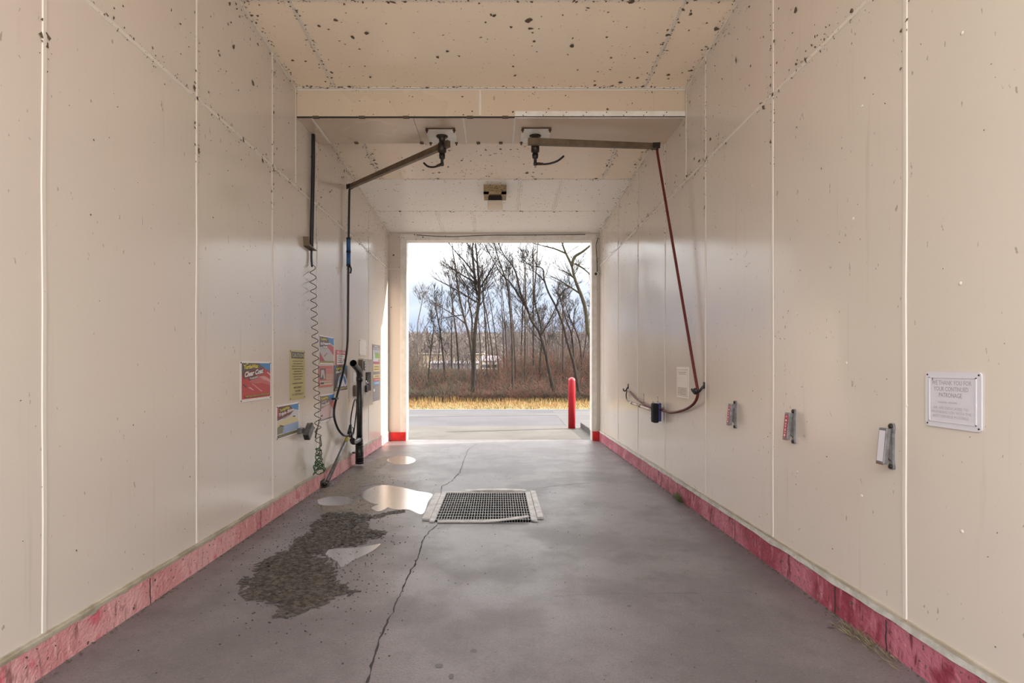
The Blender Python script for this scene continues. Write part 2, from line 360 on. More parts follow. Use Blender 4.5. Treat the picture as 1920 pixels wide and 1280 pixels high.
# ---- side walls
LSEAM = [Y0, 1.21, 2.432, 3.667, 4.898, 6.095, 7.315, 8.535, 9.755, Y1]
RSEAM = [Y0, 1.31, 2.523, 3.738, 4.949, 6.15, 7.347, 8.55, 9.75, Y1]
LZ, RZ, LB, RB = 3.15, 3.21, .184, .205
def side_wall(name, side, X, seams, zs, zb, label):
    s = 1 if side == 'l' else -1                         # into the room
    b = MB(); b.prism([(Y0, -.2), (10.3, -.2), (10.3, ceil_z(10.3) + .3), (Y0, ceil_z(Y0) + .3)], 0, X - s * .30, X - s * .0065)
    w_ = tag(b.build(name, CONC_DIM), label, 'wall', kind='structure')
    for i, (a, c) in enumerate(zip(seams[:-1], seams[1:])):
        p = MB(); p.box((X - s * .006, a + G, zb), (X, c - G, zs - G)); p.build('wall_panel', PANEL, w_)
        p = MB(); p.prism([(a + G, zs + G), (c - G, zs + G), (c - G, ceil_z(c) + .01), (a + G, ceil_z(a) + .01)], 0, X - s * .006, X); p.build('wall_panel', PANEL_UP, w_)
    def strip(pts, wd, h=.0045, nm='seam_strip', mt=STRIP):
        q = MB(); n = len(pts); vs = []
        for i, (y, z) in enumerate(pts):
            d = Vector(pts[min(i + 1, n - 1)]) - Vector(pts[max(i - 1, 0)]); d.normalize(); nn = Vector((-d.y, d.x)) * wd / 2
            for k, hh in ((-1, 0), (-.72, h), (.72, h), (1, 0)):
                vs.append((X + s * hh, y + nn.x * k, z + nn.y * k))
        q.add(vs, [(4 * i + j, 4 * i + j + 1, 4 * i + j + 5, 4 * i + j + 4) for i in range(n - 1) for j in range(3)])
        return q.build(nm, mt, w_)
    rnd = random.Random(3 if s > 0 else 9)
    for y in seams[1:-1]:
        j = [(y + rnd.uniform(-.006, .006), zb + (zs - zb) * t / 6) for t in range(7)]
        strip(j, .026)
        if y > 5.5 and y < 6.2: strip([(y, zs), (y, 3.85)], .02)
        else: strip([(y + rnd.uniform(-.004, .004), zs + (ceil_z(y) - zs) * t / 3) for t in range(4)], .024)
    strip([(Y0 + .005 + (Y1 - Y0 - .01) * t / 14, zs + rnd.uniform(-.004, .004)) for t in range(15)], .03)
    strip([(5.46, zs), (5.46, 4.12)], .018)
    strip([(a, ceil_z(a) - .008) for a in (Y0 + .01, 2, 3.2, 4.3, 5.47)], .02, .01)
    strip([(a, ceil_z(a) - .008) for a in (6.16, 7, 8, 9.2, 10.09)], .02, .01)
    return w_
wall_l = side_wall('wall_left', 'l', WL, LSEAM, LZ, LB, 'cream panelled side wall carrying the posters and coin box')
wall_r = side_wall('wall_right', 'r', WR, RSEAM, RZ, RB, 'cream panelled side wall carrying the mat clamps and foam brush')
# small rivet patches on the right wall
for x, y in ((1617, 199), (1804, 62), (1801, 531), (1495, 588), (1587, 680), (1495, 884), (1616, 929), (1804, 996), (1411, 349), (1600, 410), (1700, 760)):
    p = rw(x, y); q = MB(); q.lathe((p.x, p.y, p.z), [(.008, 0), (.007, .0025), (.003, .0035)], (-1, 0, 0), 12); q.build('rivet', STRIP, wall_r)

# ---- painted upstands and flashings
def kerb(name, X, s, top, mt, label, ztop):
    q = MB(); n = 60; vs = []
    for i in range(n + 1):
        y = Y0 + (10.098 - Y0) * i / n; k = noise.noise(Vector((y * 3, s * 5, 0))) * .006
        vs += [(X - s * .12, y, 0), (X + s * (.014 + k), y, 0), (X + s * (.010 + k), y, top), (X - s * .12, y, top)]
    f = [(4 * i + j, 4 * i + (j + 1) % 4, 4 * i + 4 + (j + 1) % 4, 4 * i + 4 + j) for i in range(n) for j in range(4)]
    f += [(0, 1, 2, 3), (4 * n, 4 * n + 1, 4 * n + 2, 4 * n + 3)]
    q.add(vs, f)
    o = tag(q.build(name, mt), label, 'kerb', kind='structure')
    rnd = random.Random(int(top * 1000))                 # broken concrete chips along its foot
    return o
base_l = kerb('baseboard_left', WL, 1, .150, KERB_L, 'faded pink painted concrete upstand under the poster wall', .15)
base_r = kerb('baseboard_right', WR, -1, .163, KERB_R, 'crimson painted concrete upstand under the mat clamp wall', .16)
def kerb_joint(o, X, s, y, top):
    q = MB(); q.add([(X + s * .018, y + noise.noise(Vector((y, t * 3, 0))) * .012 + dd, top * t / 6) for t in range(7) for dd in (-.004, .004)], [(2 * i, 2 * i + 1, 2 * i + 3, 2 * i + 2) for i in range(6)])
    q.build('joint_crack', CRACKM, o)
for y in (3.15, 4.62, 5.72, 6.92, 8.3): kerb_joint(base_l, WL, 1, y, .148)
for y in (2.62, 3.02, 4.3, 5.98, 7.9): kerb_joint(base_r, WR, -1, y, .15)
for x, y in ((195, 1160 + 20), (232, 1154), (205, 1172), (150, 1212), (63, 1266)):
    pass
q = MB(); q.box((WL - .004, Y0, .163), (WL + .016, 10.09, .172)); q.box((WL - .004, Y0, .172), (WL + .009, 10.09, LB))
q.box((WL - .004, Y0, .150), (WL + .011, 10.09, .163))
tag(q.build('trim_1', FLASH), 'stained metal drip flashing above the faded pink upstand', 'trim', kind='structure')
q = MB(); q.box((WR + .004, Y0, .191), (WR - .015, 10.09, .1965)); q.box((WR + .004, Y0, .198), (WR - .010, 10.09, RB))
tr2 = tag(q.build('trim_2', FLASHR), 'beige metal drip flashing above the crimson upstand', 'trim', kind='structure')
q = MB(); n = 90; vs = []
for i in range(n + 1):
    y = Y0 + (10.09 - Y0) * i / n; k = .010 * noise.noise(Vector((y * 4.1, 7, 0))) + .006 * noise.noise(Vector((y * 13, 2, 0)))
    vs += [(WR + .01, y, .160 + k), (WR - .017, y, .160 + k), (WR - .014, y, .191), (WR + .01, y, .191)]
q.add(vs, [(4 * i + j, 4 * i + (j + 1) % 4, 4 * i + 4 + (j + 1) % 4, 4 * i + 4 + j) for i in range(n) for j in range(4)])
q.build('mortar_ledge', LEDGE, base_r)

# ---- ceiling
q = MB(); q.prism([(Y0 - .3, ceil_z(Y0 - .3) + .007), (10.5, ceil_z(10.5) + .007), (10.5, ceil_z(10.5) + .3), (Y0 - .3, ceil_z(Y0 - .3) + .3)], 0, WL - .3, WR + .3)
ceiling = tag(q.build('ceiling', CONC_DIM), 'cream panelled ceiling speckled with cobweb dirt', 'ceiling', kind='structure')
def cpanel(x0, x1, y0, y1, mt):
    p = MB(); p.prism([(y0 + G, ceil_z(y0 + G)), (y1 - G, ceil_z(y1 - G)), (y1 - G, ceil_z(y1 - G) + .006), (y0 + G, ceil_z(y0 + G) + .006)], 0, x0 + G, x1 - G)
    p.build('ceiling_panel', mt, ceiling)
def cstrip(x0, y0, x1, y1, wd, mt=STRIP, h=.005, nm='seam_strip'):
    a = Vector((x0, y0)); b = Vector((x1, y1)); d = (b - a).normalized(); nn = Vector((-d.y, d.x)) * wd / 2; p = MB(); vs = []
    for c in (a, b):
        for k, hh in ((-1, 0), (-.7, h), (.7, h), (1, 0)):
            z = c + nn * k; vs.append((z.x, z.y, ceil_z(z.y) - hh))
    p.add(vs, [(j, j + 1, j + 5, j + 4) for j in range(3)]); p.build(nm, mt, ceiling)
XS = [WL, -1.625, 1.455, WR]
for a, b in ((Y0, .60), (.60, 1.82), (1.82, 3.04), (3.04, 4.27), (4.27, 5.48), (6.15, 7.69)):
    for x0, x1 in zip(XS[:-1], XS[1:]): cpanel(x0, x1, a, b, PANEL_C)
    for x in XS[1:3]: cstrip(x, a, x, b, .026)
for y in (.60, 1.82, 3.04, 4.27): cstrip(WL, y, WR, y, .03)
cstrip(WL, 5.465, WR, 5.465, .022)
for x0, x1 in zip([WL, .32, .895], [.32, .895, WR]): cpanel(x0, x1, 7.69, 8.97, PANEL_W)
for x0, x1 in zip([WL, -1.0, -.42], [-1.0, -.42, WR]): cpanel(x0, x1, 8.97, Y1, PANEL_W)
THIN = mat('pale_thin_strip', (.80, .75, .70), .4)
cstrip(WL, 7.69, WR, 7.69, .022, THIN); cstrip(WL, 8.97, WR, 8.97, .012, THIN, .003)
for x in (.32, .895): cstrip(x, 7.69, x, 8.97, .02, THIN, .003)
for x in (-1.0, -.42): cstrip(x, 8.97, x, Y1, .014, THIN, .003)

# ---- downstand beam
BZ = 3.855; BY0, BY1 = 5.48, 6.15
q = MB(); q.box((WL, BY0 + .006, BZ + .006), (WR, BY1 - .006, ceil_z(BY1) + .05))
beam = tag(q.build('ceiling_beam', CONC_DIM), 'cream boxed downstand beam that carries the two booms', 'beam', kind='structure')
for x0, x1 in ((WL, -.18), (-.18, WR)):
    p = MB(); p.box((x0 + G, BY0, BZ), (x1 - G, BY0 + .006, ceil_z(BY0) - .002)); p.build('beam_panel', PANEL_B, beam)
    p = MB(); p.box((x0 + G, BY1 - .006, BZ), (x1 - G, BY1, ceil_z(BY1) - .002)); p.build('beam_panel', PANEL_B, beam)
bx = [WL, -1.88, -.852, -.354, .168, WR]
for x0, x1 in zip(bx[:-1], bx[1:]):
    p = MB(); p.box((x0 + G, BY0 + .008, BZ), (x1 - G, BY1 - .007, BZ + .006)); p.build('beam_panel', PANEL_B, beam)
for x in (-1.88, -.354, .168):
    p = MB(); p.prism([(x - .014, BZ), (x - .009, BZ - .005), (x + .009, BZ - .005), (x + .014, BZ)], 1, BY0 + .01, BY1 - .01); p.build('seam_strip', STRIP, beam)
p = MB(); p.prism([(-.18 - .013, BY0), (-.18 - .009, BY0 - .005), (-.18 + .009, BY0 - .005), (-.18 + .013, BY0)], 2, BZ + .01, ceil_z(BY0) - .012); p.build('seam_strip', STRIP, beam)
p = MB(); p.box((.168, BY0 - .006, BZ - .006), (WR - .005, BY0 - .001, BZ + .05)); p.box((.168, BY0 - .006, BZ - .006), (WR - .005, BY0 + .04, BZ - .001)); p.build('angle_trim', TRIMW, beam)
p = MB(); p.box((WL + .005, BY0 - .002, BZ - .012), (.165, BY0 + .012, BZ - .001)); p.build('edge_gap', CRACKM, beam)
p = MB(); p.box((WL + .004, BY0 - .004, ceil_z(BY0) - .018), (WR - .004, BY0 - .0005, ceil_z(BY0) - .004)); p.build('edge_strip', STRIP, beam)
for i, x in enumerate([.25 + .2 * k for k in range(8)]):
    for z in (BZ + .008, BZ + .038):
        p = MB(); p.lathe((x + .03 * (z > BZ + .02), BY0 - .006, z), [(.006, 0), (.004, .003)], (0, -1, 0), 8); p.build('screw', RUST, beam)
for x in (-1.82, -1.36, -.92, -.28, .07):
    p = MB(); p.box((x - .03, BY0 - .006, BZ - .016), (x + .03, BY0 + .02, BZ + .004)); p.build('clip', DIRT, beam)
for x in (-1.58, -.85, -.22, .03):
    p = MB(); p.box((x - .02, BY1 - .05, BZ - .012), (x + .02, BY1 - .01, BZ)); p.build('clip', DIRT, beam)

# ---- exit wall around the opening
OX0, OX1, OZ = -1.687, 1.726, 3.684
q = MB()
q.box((WL - .1, Y1, 0), (OX0 - .001, Y1 + .2, 4.1)); q.box((OX1 + .001, Y1, 0), (WR + .1, Y1 + .2, 4.1)); q.box((OX0 - .001, Y1, OZ + .001), (OX1 + .001, Y1 + .2, 4.1))
far = tag(q.build('wall_far', PANEL), 'narrow cream end wall framing the open exit', 'wall', kind='structure')
def fbox(a, b, mt, nm): p = MB(); p.bbox(a, b, .003); return p.build(nm, mt, far)
fbox((OX0 - .11, Y1 - .012, .155), (OX0 + .006, Y1 + .21, OZ + .1), TRIMW, 'opening_trim')
fbox((OX1 - .006, Y1 - .012, .17), (OX1 + .085, Y1 + .21, OZ + .1), TRIMW, 'opening_trim')
fbox((OX0 - .11, Y1 - .014, OZ - .006), (OX1 + .085, Y1 + .21, OZ + .105), TRIMW, 'head_trim')
fbox((OX0 - .30, Y1 - .03, 0), (OX0 - .008, Y1 + .1, .155), REDP, 'red_plinth')
fbox((OX1 + .01, Y1 - .03, 0), (WR - .012, Y1 + .1, .17), REDP, 'red_plinth')
fbox((WL + .004, Y1 - .008, LZ - .012), (OX0 - .115, Y1, LZ + .012), STRIP, 'seam_strip')
p = MB(); p.tube(spline([(-1.5, Y1 - .02, OZ + .09), (-.9, Y1 - .02, OZ + .06), (-.2, Y1 - .02, OZ + .085), (.6, Y1 - .02, OZ + .09), (1.6, Y1 - .02, OZ + .1)]), .006, 5); p.build('cable', DKMET, far)
p = MB(); p.tube(spline([(WR - .03, Y1 - .02, 3.72), (WR - .07, Y1 - .025, 3.6), (WR - .06, Y1 - .02, 3.4), (WR - .05, Y1 - .02, 3.12), (WR - .03, Y1 - .03, 3.06)]), .006, 5); p.build('cable', DKMET, far)

# ---- dirt specks (cobweb tufts): uncountable, real flat flecks on the panels
def specks(name, parent, items, mt=DIRT):
    """items: (point, u, v, n, size)"""
    mb = MB()
    for p, u, v, nn, sz in items:
        k = random.randint(5, 8); a0 = random.random() * 6.28; el = random.uniform(.35, 1); ca, sa = math.cos(a0), math.sin(a0); vs = []
        for j in range(k):
            t = 2 * math.pi * j / k; r = sz * random.uniform(.45, 1.25); x, y = math.cos(t) * r, math.sin(t) * r * el
            vs.append(p + u * (x * ca - y * sa) + v * (x * sa + y * ca) + nn * random.uniform(.0012, .006))
        c = sum(vs, Vector()) / k + nn * .002
        mb.add(vs + [c], [(j, (j + 1) % k, k) for j in range(k)])
    return tag(mb.build(name, mt, parent), kind='stuff')
def szr(): return min(.034, .004 + random.expovariate(1 / .0052))
UX, UY, UZ = Vector((1, 0, 0)), Vector((0, 1, 0)), Vector((0, 0, 1))
random.seed(21)
it = []
def cadd(x, y, s=None): it.append((Vector((x, y, ceil_z(y))), UX, UY, -UZ, s or szr()))
for _ in range(300): cadd(random.uniform(WL, WR), random.uniform(3.2, 5.45))
for _ in range(30): cadd(random.uniform(WL + .2, WR - .2), random.uniform(3.4, 5.4), random.uniform(.014, .03))
for x in (-1.625, 1.455, WL + .02, WR - .02):
    for _ in range(170): cadd(x + random.gauss(0, .022), random.uniform(2.5, 5.45))
for y in (4.27, 5.45):
    for _ in range(240): cadd(random.uniform(WL, WR), y + random.gauss(0, .015))
for _ in range(260): cadd(max(WL, min(WR, random.gauss(-.3, .7))), random.uniform(6.3, 7.65))
for _ in range(560): cadd(random.uniform(WL, WR), random.uniform(7.7, 10.05), min(.02, .004 + random.expovariate(1 / .003)))
for y in (7.69, 8.97):
    for _ in range(130): cadd(random.uniform(WL, WR), y + random.gauss(0, .02))
for x, a, b in ((.32, 7.7, 8.97), (.895, 7.7, 8.97), (-1, 9, 10.05), (-.42, 9, 10.05)):
    for _ in range(60): cadd(x + random.choice((-.03, .03)), random.uniform(a, b), .006)
for x in (WL + .03, WR - .03, -1.625, 1.455):
    for _ in range(130): cadd(x + random.gauss(0, .03), random.uniform(6.2, 7.7 if abs(x) < 1.7 else 10.05))
specks('dirt_specks', ceiling, it)
def wallspecks(parent, X, s, seams, zs, sx):
    it = []
    def wadd(y, z, sz=None):
        if z > ceil_z(y) - .01: return
        it.append((Vector((X, y, z)), UY, UZ, UX * s, sz or szr() * .8))
    for _ in range(260): wadd(random.uniform(2, 10), random.uniform(zs, 4.2))
    for _ in range(170): wadd(random.uniform(2, 10), random.uniform(1.5, zs), .0045 * random.uniform(.6, 1.6))
    for _ in range(130): wadd(random.uniform(2, 10), random.uniform(.25, 1.6), .0035 * random.uniform(.6, 1.7))
    for _ in range(420): wadd(random.uniform(2, 10), zs + random.gauss(0, .025))
    for y in seams[1:-1]:
        for _ in range(48): wadd(y + random.choice((-1, 1)) * random.uniform(.012, .03), random.uniform(zs - .5, 4.2))
    for _ in range(260):
        y = random.uniform(3.5, 10); wadd(y, ceil_z(y) - abs(random.gauss(0, .08)))
    for _ in range(120):
        y = random.uniform(8, 10); wadd(y, random.uniform(2.9, 3.8), .007)
    specks('dirt_specks', parent, it)
wallspecks(wall_l, WL, 1, LSEAM, LZ, 1); wallspecks(wall_r, WR, -1, RSEAM, RZ, 1)
it = []
for _ in range(90): it.append((Vector((random.uniform(WL, WR), BY0, random.choice((BZ + .02, 4.11)) + random.gauss(0, .02) if random.random() < .5 else random.uniform(BZ, 4.12))), UX, UZ, -UY, szr() * .6))
specks('dirt_specks', beam, it)
it = []
for _ in range(60): it.append((Vector((random.uniform(WL, WR), Y1 - .014, random.uniform(OZ, 3.79))), UX, UZ, -UY, szr() * .7))
for _ in range(50): it.append((Vector((random.choice((random.uniform(WL, OX0 - .1), random.uniform(OX1 + .09, WR))), Y1, random.uniform(2.4, 3.8))), UX, UZ, -UY, szr() * .7))
specks('dirt_specks', far, it)
# mouldy mortar foot where floor meets the upstands
it = []
for s, X in ((1, WL + .02), (-1, WR - .02)):
    for _ in range(420): it.append((Vector((X + s * abs(random.gauss(0, .018)), random.uniform(1.9, 10), 0)), UX, UY, UZ, random.uniform(.003, .013)))
specks('grime', floor, it, mat('kerb_foot_grime', (.10, .085, .065), .9))

# ================================================================== FLOOR DRAIN
dr = tag(empty('floor_drain', (0, 5.35, 0)), 'steel bar grating drain with bent edge plates sunk in the floor', 'drain')
def loc(o, e=dr):
    o.parent = e; o.matrix_parent_inverse = e.matrix_world.inverted(); return o
q = MB(); q.add([(DX0, DY0, 0), (DX1, DY0, 0), (DX1, DY1, 0), (DX0, DY1, 0), (DX0, DY0, -.55), (DX1, DY0, -.55), (DX1, DY1, -.55), (DX0, DY1, -.55)], [(0, 1, 5, 4), (1, 2, 6, 5), (2, 3, 7, 6), (3, 0, 4, 7), (4, 5, 6, 7)])
loc(q.build('pit', DARKIN))
GRATE = mat('grating_steel', (.34, .335, .33), .45, .4, var=(.22, .215, .21), scale=30)
bar = MB().box((-.0022, 4.84, -.026), (.0022, 5.89, .010)).mesh('grate_bar', GRATE)
nb = 36
for i in range(nb):
    o = bpy.data.objects.new('grate_bar', bar); COL.objects.link(o); o.location = (-.553 + .845 * i / (nb - 1), 0, 0); loc(o)
    o.location = (-.553 + .845 * i / (nb - 1), 0, 0)
rod = MB().box((-.556, -.003, .002), (.294, .003, .0095)).mesh('cross_rod', GRATE)
for i in range(12):
    o = bpy.data.objects.new('cross_rod', rod); COL.objects.link(o); o.location = (0, 4.87 + 1.0 * i / 11, 0); loc(o)
def plate(nm, poly, z0, z1): q = MB(); q.prism(poly, 2, z0, z1); return loc(q.build(nm, FRAMEM))
plate('frame_flat', [(-.602, 4.80), (-.556, 4.80), (-.556, 5.91), (-.602, 5.91)], .001, .014)
plate('frame_flat', [(.294, 4.82), (.345, 4.80), (.345, 5.92), (.294, 5.92)], .001, .014)
plate('edge_plate', [(-.675, 4.86), (-.604, 4.85), (-.604, 5.84), (-.672, 5.84)], .001, .016)
plate('edge_plate', [(.349, 4.90), (.405, 4.90), (.402, 5.95), (.349, 5.96)], .001, .018)
plate('frame_flat', [(-.56, 5.885), (.30, 5.885), (.30, 5.925), (-.56, 5.925)], .001, .013)
q = MB(); vs = []; n = 18                                # front strip, buckled upwards at its right end
for i in range(n + 1):
    t = i / n; x = -.53 + .80 * t; up = .012 + .030 * max(0, (t - .45) / .55) ** 1.6; yy = 4.775 + .05 * max(0, (t - .5) / .5) ** 1.5
    vs += [(x, yy, up), (x, yy + .045, up + .004), (x, yy + .045, up - .004), (x, yy, up - .008)]
q.add(vs, [(4 * i + j, 4 * i + (j + 1) % 4, 4 * i + 4 + (j + 1) % 4, 4 * i + 4 + j) for i in range(n) for j in range(4)] + [(0, 1, 2, 3), (4 * n, 4 * n + 1, 4 * n + 2, 4 * n + 3)])
loc(q.build('edge_strip', FRAMEM))
q = MB(); vs = []
for i in range(n + 1):
    t = i / n; x = -.36 + .66 * t; up = .016 + .012 * math.sin(t * 3)
    vs += [(x, 5.93, up), (x, 5.99, up + .006), (x, 5.99, 0), (x, 5.93, 0)]
q.add(vs, [(4 * i + j, 4 * i + (j + 1) % 4, 4 * i + 4 + (j + 1) % 4, 4 * i + 4 + j) for i in range(n) for j in range(4)] + [(0, 1, 2, 3), (4 * n, 4 * n + 1, 4 * n + 2, 4 * n + 3)])
loc(q.build('edge_strip', FRAMEM))

# ================================================================== MUD, SILT AND WATER ON THE FLOOR
def z7(p): return fl(380 + p[0] * .36458, 820 + p[1] * .36458)
def inside(x, y, poly):
    r = False; j = len(poly) - 1
    for i in range(len(poly)):
        xi, yi = poly[i]; xj, yj = poly[j]
        if (yi > y) != (yj > y) and x < (xj - xi) * (y - yi) / (yj - yi) + xi: r = not r
        j = i
    return r
def edist(x, y, poly):
    b = 9
    for (ax, ay), (bx_, by) in zip(poly, poly[1:] + poly[:1]):
        dx, dy = bx_ - ax, by - ay; t = max(0, min(1, ((x - ax) * dx + (y - ay) * dy) / (dx * dx + dy * dy + 1e-12)))
        b = min(b, math.hypot(x - ax - t * dx, y - ay - t * dy))
    return b
def sheet(name, pts, mt, step, hmax, rough, hole=0.0, z0=.0015, wob=.02):
    poly = [tuple(z7(p)[:2]) for p in pts]
    xs = [p[0] for p in poly]; ys = [p[1] for p in poly]; mb = MB(); idx = {}
    nx = int((max(xs) - min(xs)) / step) + 3; ny = int((max(ys) - min(ys)) / step) + 3
    ox, oy = min(xs) - step, min(ys) - step
    def vert(i, j):
        if (i, j) not in idx:
            x, y = ox + i * step, oy + j * step
            d = edist(x, y, poly) if inside(x, y, poly) else 0
            e = min(1, d / .09); pv = Vector((x, y, 0))
            h = z0 + hmax * e * (.35 + .65 * abs(noise.noise(pv * 9))) + rough * e * (noise.noise(pv * 38) + .7 * noise.noise(pv * 80))
            idx[(i, j)] = len(mb.v); mb.v.append((x, y, max(z0, h)))
        return idx[(i, j)]
    for i in range(nx):
        for j in range(ny):
            x, y = ox + (i + .5) * step, oy + (j + .5) * step
            wx = x + wob * (noise.noise(Vector((x * 12, y * 12, 1))) + .6 * noise.noise(Vector((x * 40, y * 40, 1)))); wy = y + wob * (noise.noise(Vector((x * 12, y * 12, 5))) + .6 * noise.noise(Vector((x * 40, y * 40, 5))))
            if inside(wx, wy, poly) and (hole <= 0 or noise.noise(Vector((x * 7, y * 5, 2))) + .7 * noise.noise(Vector((x * 30, y * 30, 8))) > hole - min(1, edist(wx, wy, poly) / .15)):
                mb.f.append([vert(i, j), vert(i + 1, j), vert(i + 1, j + 1), vert(i, j + 1)]); mb.m.append(0); mb.sm.append(True)
    return mb.build(name, mt)
mud_pts = [(180, 790), (200, 830), (260, 855), (350, 870), (385, 885), (345, 935), (400, 950), (470, 915), (560, 885), (640, 870), (700, 835), (760, 810), (820, 790), (770, 770), (735, 745), (735, 715), (700, 690), (690, 660), (660, 630), (635, 610), (640, 585), (680, 575), (740, 570), (800, 560), (860, 545), (930, 520), (965, 495), (930, 480), (870, 470), (840, 450), (870, 425), (960, 398), (1050, 385), (1040, 368), (960, 375), (860, 395), (780, 378), (740, 380), (650, 385), (590, 400), (560, 450), (480, 515), (420, 570), (330, 620), (270, 645), (240, 690), (190, 740)]
tag(sheet('mud_patch', mud_pts, MUD, .0095, .012, .009, hole=.12, wob=.03), 'dark wet mud spread on the concrete left of the drain', 'mud', kind='stuff')
silt_pts = [(560, 300), (600, 275), (650, 245), (720, 200), (790, 165), (850, 120), (900, 100), (960, 90), (1000, 110), (960, 140), (900, 165), (880, 190), (900, 215), (960, 238), (880, 250), (800, 262), (820, 300), (850, 335), (900, 345), (870, 400), (800, 420), (700, 390), (600, 395), (560, 350), (600, 320), (520, 340)]
tag(sheet('silt_film', silt_pts, SILT, .014, .002, .0015, hole=.25, z0=.0010), 'thin brown silt washed along the foot of the poster wall', 'silt', kind='stuff')
def puddle(name, pts, label, z=.0035, mt=WATER):
    poly = [z7(p) for p in pts]; poly = spline(poly + poly[:1], 5)[:-1]; c = sum(poly, Vector()) / len(poly); q = MB()
    q.add([(p.x, p.y, z) for p in poly] + [(c.x, c.y, z)], [(i, (i + 1) % len(poly), len(poly)) for i in range(len(poly))])
    return tag(q.build(name, mt), label, 'puddle')
def ell(cx, cy, a, b, n=14): return [(cx + a * math.cos(2 * math.pi * k / n), cy + b * math.sin(2 * math.pi * k / n)) for k in range(n)]
pd = puddle('puddle', ell(1022, 118, 74, 22), 'oval puddle with a tan sediment centre near the exit', .004)
sd = puddle('sediment', ell(1004, 116, 38, 17), 'x', .0028, SILT2); del sd['label']; del sd['category']; sd.parent = pd
puddle('puddle', [(800, 300), (860, 262), (930, 246), (1010, 255), (1100, 276), (1180, 292), (1160, 330), (1130, 395), (1060, 372), (990, 372), (930, 352), (860, 335)], 'broad shallow puddle draining into the left side of the grating', .0042)
puddle('puddle', [(590, 322), (640, 308), (720, 305), (782, 324), (750, 345), (660, 352), (600, 345)], 'narrow puddle between the mud and the leaning spray lance', .0045)
puddle('puddle', [(866, 366), (895, 349), (955, 346), (942, 368), (900, 382)], 'smallest puddle at the top right edge of the mud', .0045)
puddle('puddle', [(632, 605), (650, 578), (720, 572), (800, 566), (870, 556), (915, 548), (880, 580), (820, 612), (770, 636), (715, 668), (690, 640)], 'puddle filling the notch in the right side of the mud', .0032)
# loose crumbs of grit
random.seed(5); q = MB()
def crumb(x, y, s):
    a = random.random() * 6.28; v = [(x + s * math.cos(a + k * 2.1) * random.uniform(.6, 1.2), y + s * math.sin(a + k * 2.1) * random.uniform(.6, 1.2), .001) for k in range(3)] + [(x, y, .001 + s * .8)]
    q.add(v, [(0, 1, 3), (1, 2, 3), (2, 0, 3)])
for _ in range(900):
    p = z7((random.gauss(560, 260), random.gauss(560, 220)))
    if p.x > WL + .05 and p.y < 9: crumb(p.x, p.y, random.uniform(.003, .008))
for _ in range(500):
    p = z7((random.gauss(800, 130), random.gauss(260, 80)))
    if p.x > WL + .05 and p.y < 9.5: crumb(p.x, p.y, random.uniform(.003, .008))
for _ in range(420): crumb(random.uniform(-1.9, 1.8), random.uniform(2.3, 9.5), random.uniform(.002, .006))
tag(q.build('grit', MUD), 'scattered dark grit and crumbs on the bay floor', 'grit', kind='stuff')

# ================================================================== BOOMS
def boom(name, label, plate_c, arm_a, arm_b, z, elbow_dir, group):
    e = tag(empty(name, (plate_c[0], plate_c[1], BZ)), label, 'boom', group)
    L_ = lambda o: loc(o, e)
    cx, cy = plate_c; hw, hd = .155, .185
    q = MB(); q.box((cx - hw, cy - hd, BZ - .012), (cx + hw, cy + hd, BZ - .001)); L_(q.build('mount_plate', TRIMW))
    q = MB(); q.box((cx - hw, cy - hd - .003, BZ - .014), (cx + hw, cy - hd, BZ - .001)); L_(q.build('plate_edge', RUST))
    for sx in (-1, 1):
        for sy in (-1, 1):
            q = MB(); q.lathe((cx + sx * (hw - .012), cy + sy * (hd - .02), BZ - .012), [(.016, 0), (.016, -.010), (.008, -.012), (.008, -.03)], (0, 0, 1), 10); L_(q.build('bolt', RUST))
    q = MB(); q.lathe((cx, cy, BZ - .012), [(.065, 0), (.055, -.012), (.035, -.02), (.032, -.075), (.045, -.08), (.045, -.17), (.03, -.175), (.028, -.21)], (0, 0, 1), 18); L_(q.build('swivel', DKMET))
    a, b = Vector(arm_a), Vector(arm_b); d = (b - a).normalized(); sd_ = d.cross(UZ).normalized(); up = sd_.cross(d)
    q = MB(); vs = []
    for c, hh in ((a, .034), (b, .026)):
        for su, sv in ((-1, -1), (1, -1), (1, 1), (-1, 1)): vs.append(c + sd_ * .022 * su + up * hh * sv)
    q.add(vs, [(0, 1, 2, 3), (7, 6, 5, 4)] + [(i, (i + 1) % 4, 4 + (i + 1) % 4, 4 + i) for i in range(4)]); arm = L_(q.build('arm', BRONZE))
    q = MB()
    for su in (-1, 1):
        vs = [b + sd_ * (.024 * su + o_) + d * x + up * y for x, y in ((-.05, -.028), (.03, -.03), (.035, .034), (-.05, .028)) for o_ in (-.003, .003)]
        q.add(vs, [(0, 2, 4, 6), (1, 7, 5, 3), (0, 1, 3, 2), (2, 3, 5, 4), (4, 5, 7, 6), (6, 7, 1, 0)])
    L_(q.build('end_bracket', DKMET))
    q = MB(); q.lathe(Vector((cx, cy, BZ - .21)), [(.034, .0), (.03, -.04), (.016, -.045), (.016, -.085), (.019, -.09), (.019, -.115), (.012, -.12)], (0, 0, 1), 14); L_(q.build('fitting', BLACK))
    p0 = Vector((cx, cy, BZ - .31)); dd = Vector(elbow_dir)
    q = MB(); q.tube(spline([p0, p0 + dd * .06 + Vector((0, 0, -.004)), p0 + dd * .15 + Vector((0, 0, .004)), p0 + dd * .24 + Vector((0, 0, .035)), p0 + dd * .31 + Vector((0, 0, .09))]), .011, 8); L_(q.build('feed_hose', BLACK))
    q = MB(); q.tube([p0 + dd * .02, p0 + dd * .055], .016, 8); q.tube([p0 + dd * .06, p0 + dd * .085], .014, 8); L_(q.build('coupling', RUST))
    return e
BG = 'swinging ceiling booms'
bl_a = Vector((-.55, 5.90, 3.745)); bl_b = Vector((-1.955, 7.22, 3.72))
